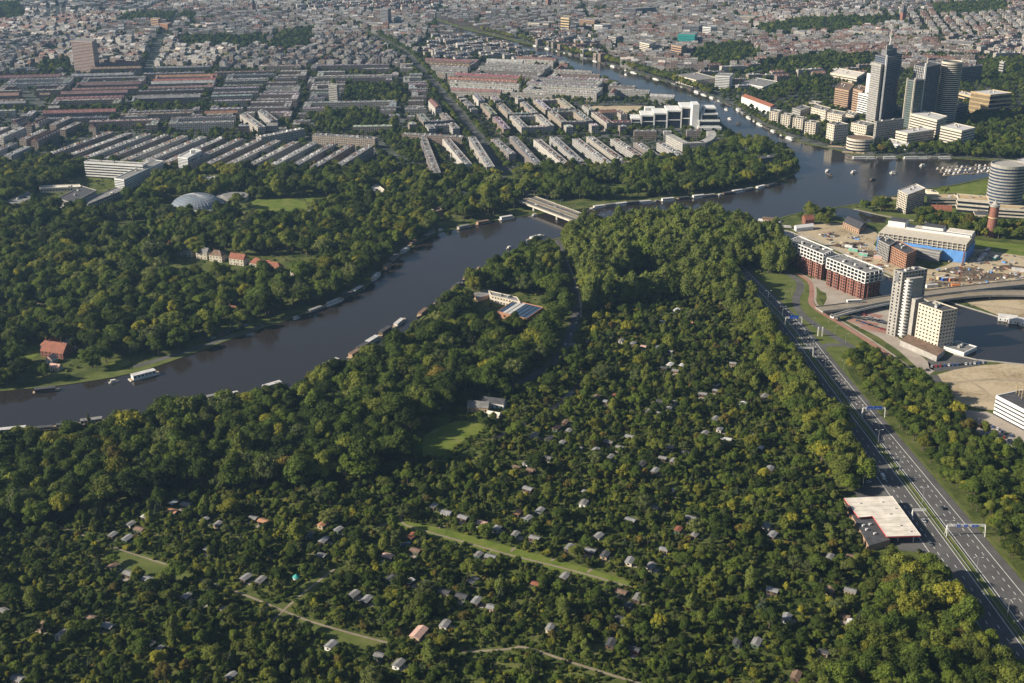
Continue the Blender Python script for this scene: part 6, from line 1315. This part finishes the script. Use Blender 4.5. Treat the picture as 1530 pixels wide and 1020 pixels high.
# wood on the near bank of the river
WD = GP([(-250, 690), (0, 668), (150, 655), (345, 612), (420, 594), (520, 562), (570, 534), (620, 500), (650, 470), (690, 440), (715, 415), (760, 392), (830, 375), (850, 420), (850, 500), (820, 540), (770, 590), (700, 590), (630, 640), (620, 690), (560, 720), (440, 735), (300, 730), (150, 770), (-250, 830)])
scatter(WD, 10.5, (13, 22), MIXW, 'wood'); scatter(WD, 9, (5, 10), MIXG, 'wood', .5)
raster(occ, WD)
GD = GP([(-250, 820), (150, 770), (300, 730), (440, 735), (560, 720), (625, 690), (700, 600), (770, 590), (850, 510), (880, 470), (1000, 440), (1110, 460), (1170, 530), (1245, 650), (1300, 730), (1400, 850), (1560, 1100), (-250, 1100)])
scatter(GD, 4.6, (2.6, 7.0), MIXG, 'garden', .78)
scatter(GD, 13, (7, 12.5), MIXG, 'garden', .62, ~low)
scatter(GD, 3.6, (.9, 2.4), {('shrub', 'mid green'): 3, ('shrub', 'dark green'): 3, ('shrub', 'olive green'): 2, ('shrub', 'yellow green'): .8, ('shrub', 'russet'): .35}, 'garden', .55)
gdm = np.zeros((NY, NX), bool); raster(gdm, GD); ga = dirang((594, 778), (930, 872)); gd, gn = np.array((math.cos(ga), math.sin(ga))), np.array((-math.sin(ga), math.cos(ga)))
for ax, bx, sp in ((gd, gn, 27), (gn, gd, 19)):                      # clipped hedges round the plots
    for i in range(-60, 61):
        q = np.arange(-700, 700, 1.7); X = 60 + ax[0] * q + bx[0] * i * sp; Y = 780 + ax[1] * q + bx[1] * i * sp; seg = np.sin(q / 23.0 + i * 1.7) > -.45
        ok = at(gdm, X, Y) & ~at(occ, X, Y) & seg; cc_ = R.choice(('dark green', 'mid green', 'mid green', 'olive green'))
        for x, y in zip(X[ok], Y[ok]): TREES.append((x, y, R.uniform(1.5, 2.1), 1.0, 'shrub', R.randrange(2), cc_, 'garden'))
# motorway east belt
EB = GP([(1258, 538), (1290, 525), (1400, 590), (1450, 650), (1500, 730), (1620, 850), (1640, 990), (1532, 864), (1452, 770), (1384, 694), (1340, 646), (1278, 574)])
ebm = np.zeros((NY, NX), bool); raster(ebm, EB); rdm = np.zeros((NY, NX), bool); raster(rdm, [tuple(p) for p in eL] + widen(eR, 6)[::-1]); occ[ebm & ~rdm] = False; low[ebm] = False; scatter(EB, 7.0, (9, 14), MIXR, 'verge', .97); raster(occ, EB)
scatter(GP([(1440, 640), (1500, 660), (1640, 700), (1640, 860), (1500, 720)]), 8.5, (8, 13), MIXR, 'verge', .8); scatter(GP([(1405, 600), (1440, 600), (1450, 625), (1420, 640)]), 9, (8, 12), MIXR, 'verge', .6)
# park wood, left and behind
scatter(GP([(-250, 600), (0, 582), (200, 546), (380, 485), (520, 440), (560, 405), (600, 372), (660, 338), (740, 322), (800, 310), (760, 270), (640, 268), (430, 262), (250, 262), (60, 246), (-250, 275)]), 10.8, (12, 20), MIXP, 'park', .88)
scatter(GP([(800, 300), (900, 300), (1000, 294), (1080, 286), (1150, 272), (1190, 255), (1170, 230), (1085, 210), (1060, 232), (1010, 242), (860, 256), (770, 262)]), 9.5, (11, 19), MIXW, 'bankpark', .9)
scatter(GP([(60, 246), (250, 250), (430, 250), (620, 256), (740, 256), (740, 262), (430, 262), (60, 256)]), 9, (10, 14), MIXR, 'park', .8)
# east side
for pl, dn in (([(1275, 306), (1330, 296), (1332, 318), (1280, 318)], .8), ([(1366, 318), (1400, 325), (1478, 338), (1600, 342), (1600, 360), (1480, 358), (1370, 340)], .9), ([(1170, 328), (1235, 318), (1245, 328), (1235, 342), (1195, 336)], .35), ([(1340, 225), (1420, 232), (1500, 240), (1560, 232), (1560, 215), (1440, 222)], .8), ([(1390, 290), (1480, 278), (1480, 290), (1430, 296)], .3), ([(1380, 545), (1410, 548), (1405, 560), (1385, 560)], .5), ([(1340, 505), (1380, 520), (1400, 540), (1370, 535)], .35), ([(1130, 412), (1180, 408), (1200, 420), (1160, 430)], .15), ([(1310, 222), (1335, 224), (1335, 230), (1300, 228)], .9), ([(1480, 462), (1530, 480), (1525, 486), (1475, 470)], .15)):
    mk = ~water_m; oc = occ; scatter(GP(pl), 9, (9, 15), MIXR, 'east', dn, mk)
for u, v, h in ((1211, 328, 21), (1235, 336, 17), (1226, 334, 13), (1400, 470, 12)): TREES.append((*G(u, v), h, 1.1, 'broad' if u != 1235 else 'poplar', 1, 'olive green', 'east'))
# city trees: avenues, greens, gardens, river lines
def treeline(px, step, hr, cols=('mid green', 'dark green', 'olive green'), zone='street', off=0):
    P = dense(GP(px), step)
    for i, (x, y) in enumerate(P):
        if R.random() < .9: TREES.append((x + R.uniform(-1.5, 1.5) + off, y + R.uniform(-1.5, 1.5), R.uniform(*hr), R.uniform(.9, 1.2), 'broad', R.randrange(5), R.choice(cols), zone))
for off in (-13, 13): treeline([(745, 255), (712, 205), (680, 165), (640, 118), (605, 80), (560, 55)], 11, (9, 13), off=off)
treeline([(850, 80), (900, 91), (960, 109), (1020, 127), (1060, 142)], 8, (12, 16), ('olive green', 'yellow green', 'mid green')); treeline([(852, 79), (905, 90), (960, 107), (1020, 124)], 9, (12, 15), ('olive green', 'mid green'))
treeline([(720, 47), (790, 63), (850, 77)], 9, (10, 14), ('olive green', 'yellow green')); treeline([(890, 119), (930, 137), (990, 154), (1030, 164)], 10, (10, 15)); treeline([(1098, 156), (1130, 178), (1165, 196), (1235, 216)], 8, (8, 12), ('olive green', 'mid green'))
treeline([(0, 168), (180, 170), (355, 165)], 9, (10, 15)); treeline([(0, 172), (180, 174), (350, 168)], 9, (10, 15)); treeline([(360, 195), (470, 185), (620, 178)], 10, (9, 13)); treeline([(690, 150), (800, 156), (960, 152)], 10, (9, 13)); treeline([(0, 118), (200, 114), (420, 112), (640, 116)], 11, (9, 14)); treeline([(1160, 150), (1240, 130), (1330, 118), (1530, 128)], 10, (9, 13)); treeline([(1040, 128), (1180, 98), (1300, 88), (1530, 92)], 9, (9, 14)); treeline([(1180, 94), (1300, 84), (1530, 88)], 9, (9, 14))
for xy in ((592, 192), (587, 196), (778, 130), (735, 168), (498, 135)): TREES.append((*G(*xy), 24, 1.0, 'poplar', 0, 'olive green', 'street'))
for x, y in CITYT:
    if not at(occ, [x], [y])[0]: TREES.append((x, y, R.uniform(7, 12), R.uniform(.9, 1.2), 'broad', R.randrange(5), R.choice(('mid green', 'dark green', 'olive green')), 'street'))
wide = [(-1790, 1480), (1790, 1480), (1790, 4300), (-1790, 4300)]
scatter(wide, 10, (9, 14), MIXC, 'street', .9, green & ~water_m)
scatter([(-1790, 1480), (1790, 1480), (1790, 2450), (-1790, 2450)], 9, (4, 8), MIXC, 'street', .46, citym & ~green)
scatter([(-1790, 2450), (1790, 2450), (1790, 4300), (-1790, 4300)], 13, (7, 13), MIXC, 'street', .62, citym & ~green)
scatter([(420, 1560), (1790, 1560), (1790, 2450), (420, 2450)], 11, (6, 12), MIXC, 'street', .5, citym & ~green)

# ------------------------------------------------------------------ the largest trees one by one, the rest as masses
arr = []
for i, (x, y, h, wf, kd, s, c, zn) in enumerate(TREES):
    u, v = PX(x, y, h * .6); arr.append(h * (.5 + wf * .5) / math.hypot(y, 390 - h) if -10 < u < 1540 and -5 < v < 1030 else 0)
arr = np.array(arr); single = np.zeros(len(TREES), bool)
NAME = {'broad': 'broadleaf_tree', 'poplar': 'poplar_tree', 'conifer': 'conifer_tree', 'willow': 'willow_tree', 'shrub': 'garden_shrub'}
for kd in KINDS:
    idx = [i for i, t in enumerate(TREES) if t[4] == kd and arr[i] > 0]; idx.sort(key=lambda i: -arr[i]); single[idx[:290 if kd in ('broad', 'poplar') else 150]] = True
SHAPE = {'broad': 'round crowned tree', 'poplar': 'tall narrow poplar', 'conifer': 'pointed conifer', 'willow': 'spreading willow like tree', 'shrub': 'low leafy shrub'}
for i in np.nonzero(single)[0]:
    x, y, h, wf, kd, s, c, zn = TREES[i]; me, tr = PROT[kd, s, c]; cn = 'fresh green' if c == 'poplar' else c
    t = thing(NAME[kd], f'{"big" if h > 14 else "mid sized" if h > 8 else "small"} {cn} {SHAPE[kd]} {near(LMK, x, y)}' if zn != 'street' else f'{cn} {SHAPE[kd]} {near(LMC, x, y)}', {'shrub': 'shrub'}.get(kd, 'tree'), (x, y, 0), R.uniform(0, 6.28), f'{SHAPE[kd]}s {near(LMK if zn != "street" else LMC, x, y)}')
    t.scale = (h * wf, h * wf, h); inst('trunk', tr, t); inst('crown', me, t)
def gn_tree():
    ng = bpy.data.node_groups.new('plant_trees', 'GeometryNodeTree'); ng.interface.new_socket('Geometry', in_out='INPUT', socket_type='NodeSocketGeometry'); ng.interface.new_socket('Geometry', in_out='OUTPUT', socket_type='NodeSocketGeometry')
    N, Lk = ng.nodes, ng.links; gi, go = N.new('NodeGroupInput'), N.new('NodeGroupOutput'); iop = N.new('GeometryNodeInstanceOnPoints'); ci = N.new('GeometryNodeCollectionInfo')
    ci.inputs[0].default_value = proto_col; ci.inputs[1].default_value = True; ci.inputs[2].default_value = True
    def na(n, t): q = N.new('GeometryNodeInputNamedAttribute'); q.data_type = t; q.inputs[0].default_value = n; return q.outputs[0]
    Lk.new(gi.outputs[0], iop.inputs['Points']); Lk.new(ci.outputs[0], iop.inputs['Instance']); iop.inputs['Pick Instance'].default_value = True
    Lk.new(na('idx', 'INT'), iop.inputs['Instance Index']); Lk.new(na('siz', 'FLOAT_VECTOR'), iop.inputs['Scale'])
    er = N.new('FunctionNodeEulerToRotation'); Lk.new(na('rot', 'FLOAT_VECTOR'), er.inputs[0]); Lk.new(er.outputs[0], iop.inputs['Rotation']); Lk.new(iop.outputs[0], go.inputs[0]); return ng
NG = gn_tree()
NMZ = {'wood': 'river_wood', 'garden': 'garden_greenery', 'poplar': 'poplar_wood', 'verge': 'verge_trees', 'roadside': 'roadside_trees', 'park': 'park_wood', 'bankpark': 'park_wood', 'street': 'city_trees', 'east': 'shore_trees'}
for zn in ZT:
    T_ = [t for i, t in enumerate(TREES) if t[7] == zn and not single[i]]
    if not T_: continue
    me = bpy.data.meshes.new(NMZ[zn]); me.from_pydata([(t[0], t[1], 0) for t in T_], [], [])
    me.attributes.new('idx', 'INT', 'POINT').data.foreach_set('value', [pidx[t[4], t[5], t[6]] for t in T_])
    me.attributes.new('siz', 'FLOAT_VECTOR', 'POINT').data.foreach_set('vector', np.array([(t[2] * t[3], t[2] * t[3], t[2]) for t in T_]).ravel())
    me.attributes.new('rot', 'FLOAT_VECTOR', 'POINT').data.foreach_set('vector', np.array([(0, 0, R.uniform(0, 6.28)) for t in T_]).ravel())
    o = bpy.data.objects.new(NMZ[zn], me); col.objects.link(o); o['kind'] = 'stuff'; tag(o, 'mass of leafy trees and bushes ' + ZT[zn], 'trees')
    md = o.modifiers.new('planting', 'NODES'); md.node_group = NG
print('TREES', len(TREES), 'ROWS', len(rows), 'OBJ', len(col.objects))

# ------------------------------------------------------------------ haze
def haze(dens):
    m = bpy.data.materials.new('haze'); m.use_nodes = True; nt = m.node_tree; nt.nodes.clear(); out = nt.nodes.new('ShaderNodeOutputMaterial'); v = nt.nodes.new('ShaderNodeVolumePrincipled')
    v.inputs['Color'].default_value = (.38, .64, 1.0, 1); v.inputs['Density'].default_value = dens; v.inputs['Anisotropy'].default_value = .2; nt.links.new(v.outputs[0], out.inputs['Volume'])
    b = MB(); b.prism([(-14500, -2500), (14500, -2500), (14500, 18500), (-14500, 18500)], -1.0, 410, 0, 0, bottom=True); MAT['haze'] = m; o = b.build('haze', 'haze', None, 'stuff'); tag(o, 'pale blue summer haze thickening over the far city', 'haze')
haze(.000042)
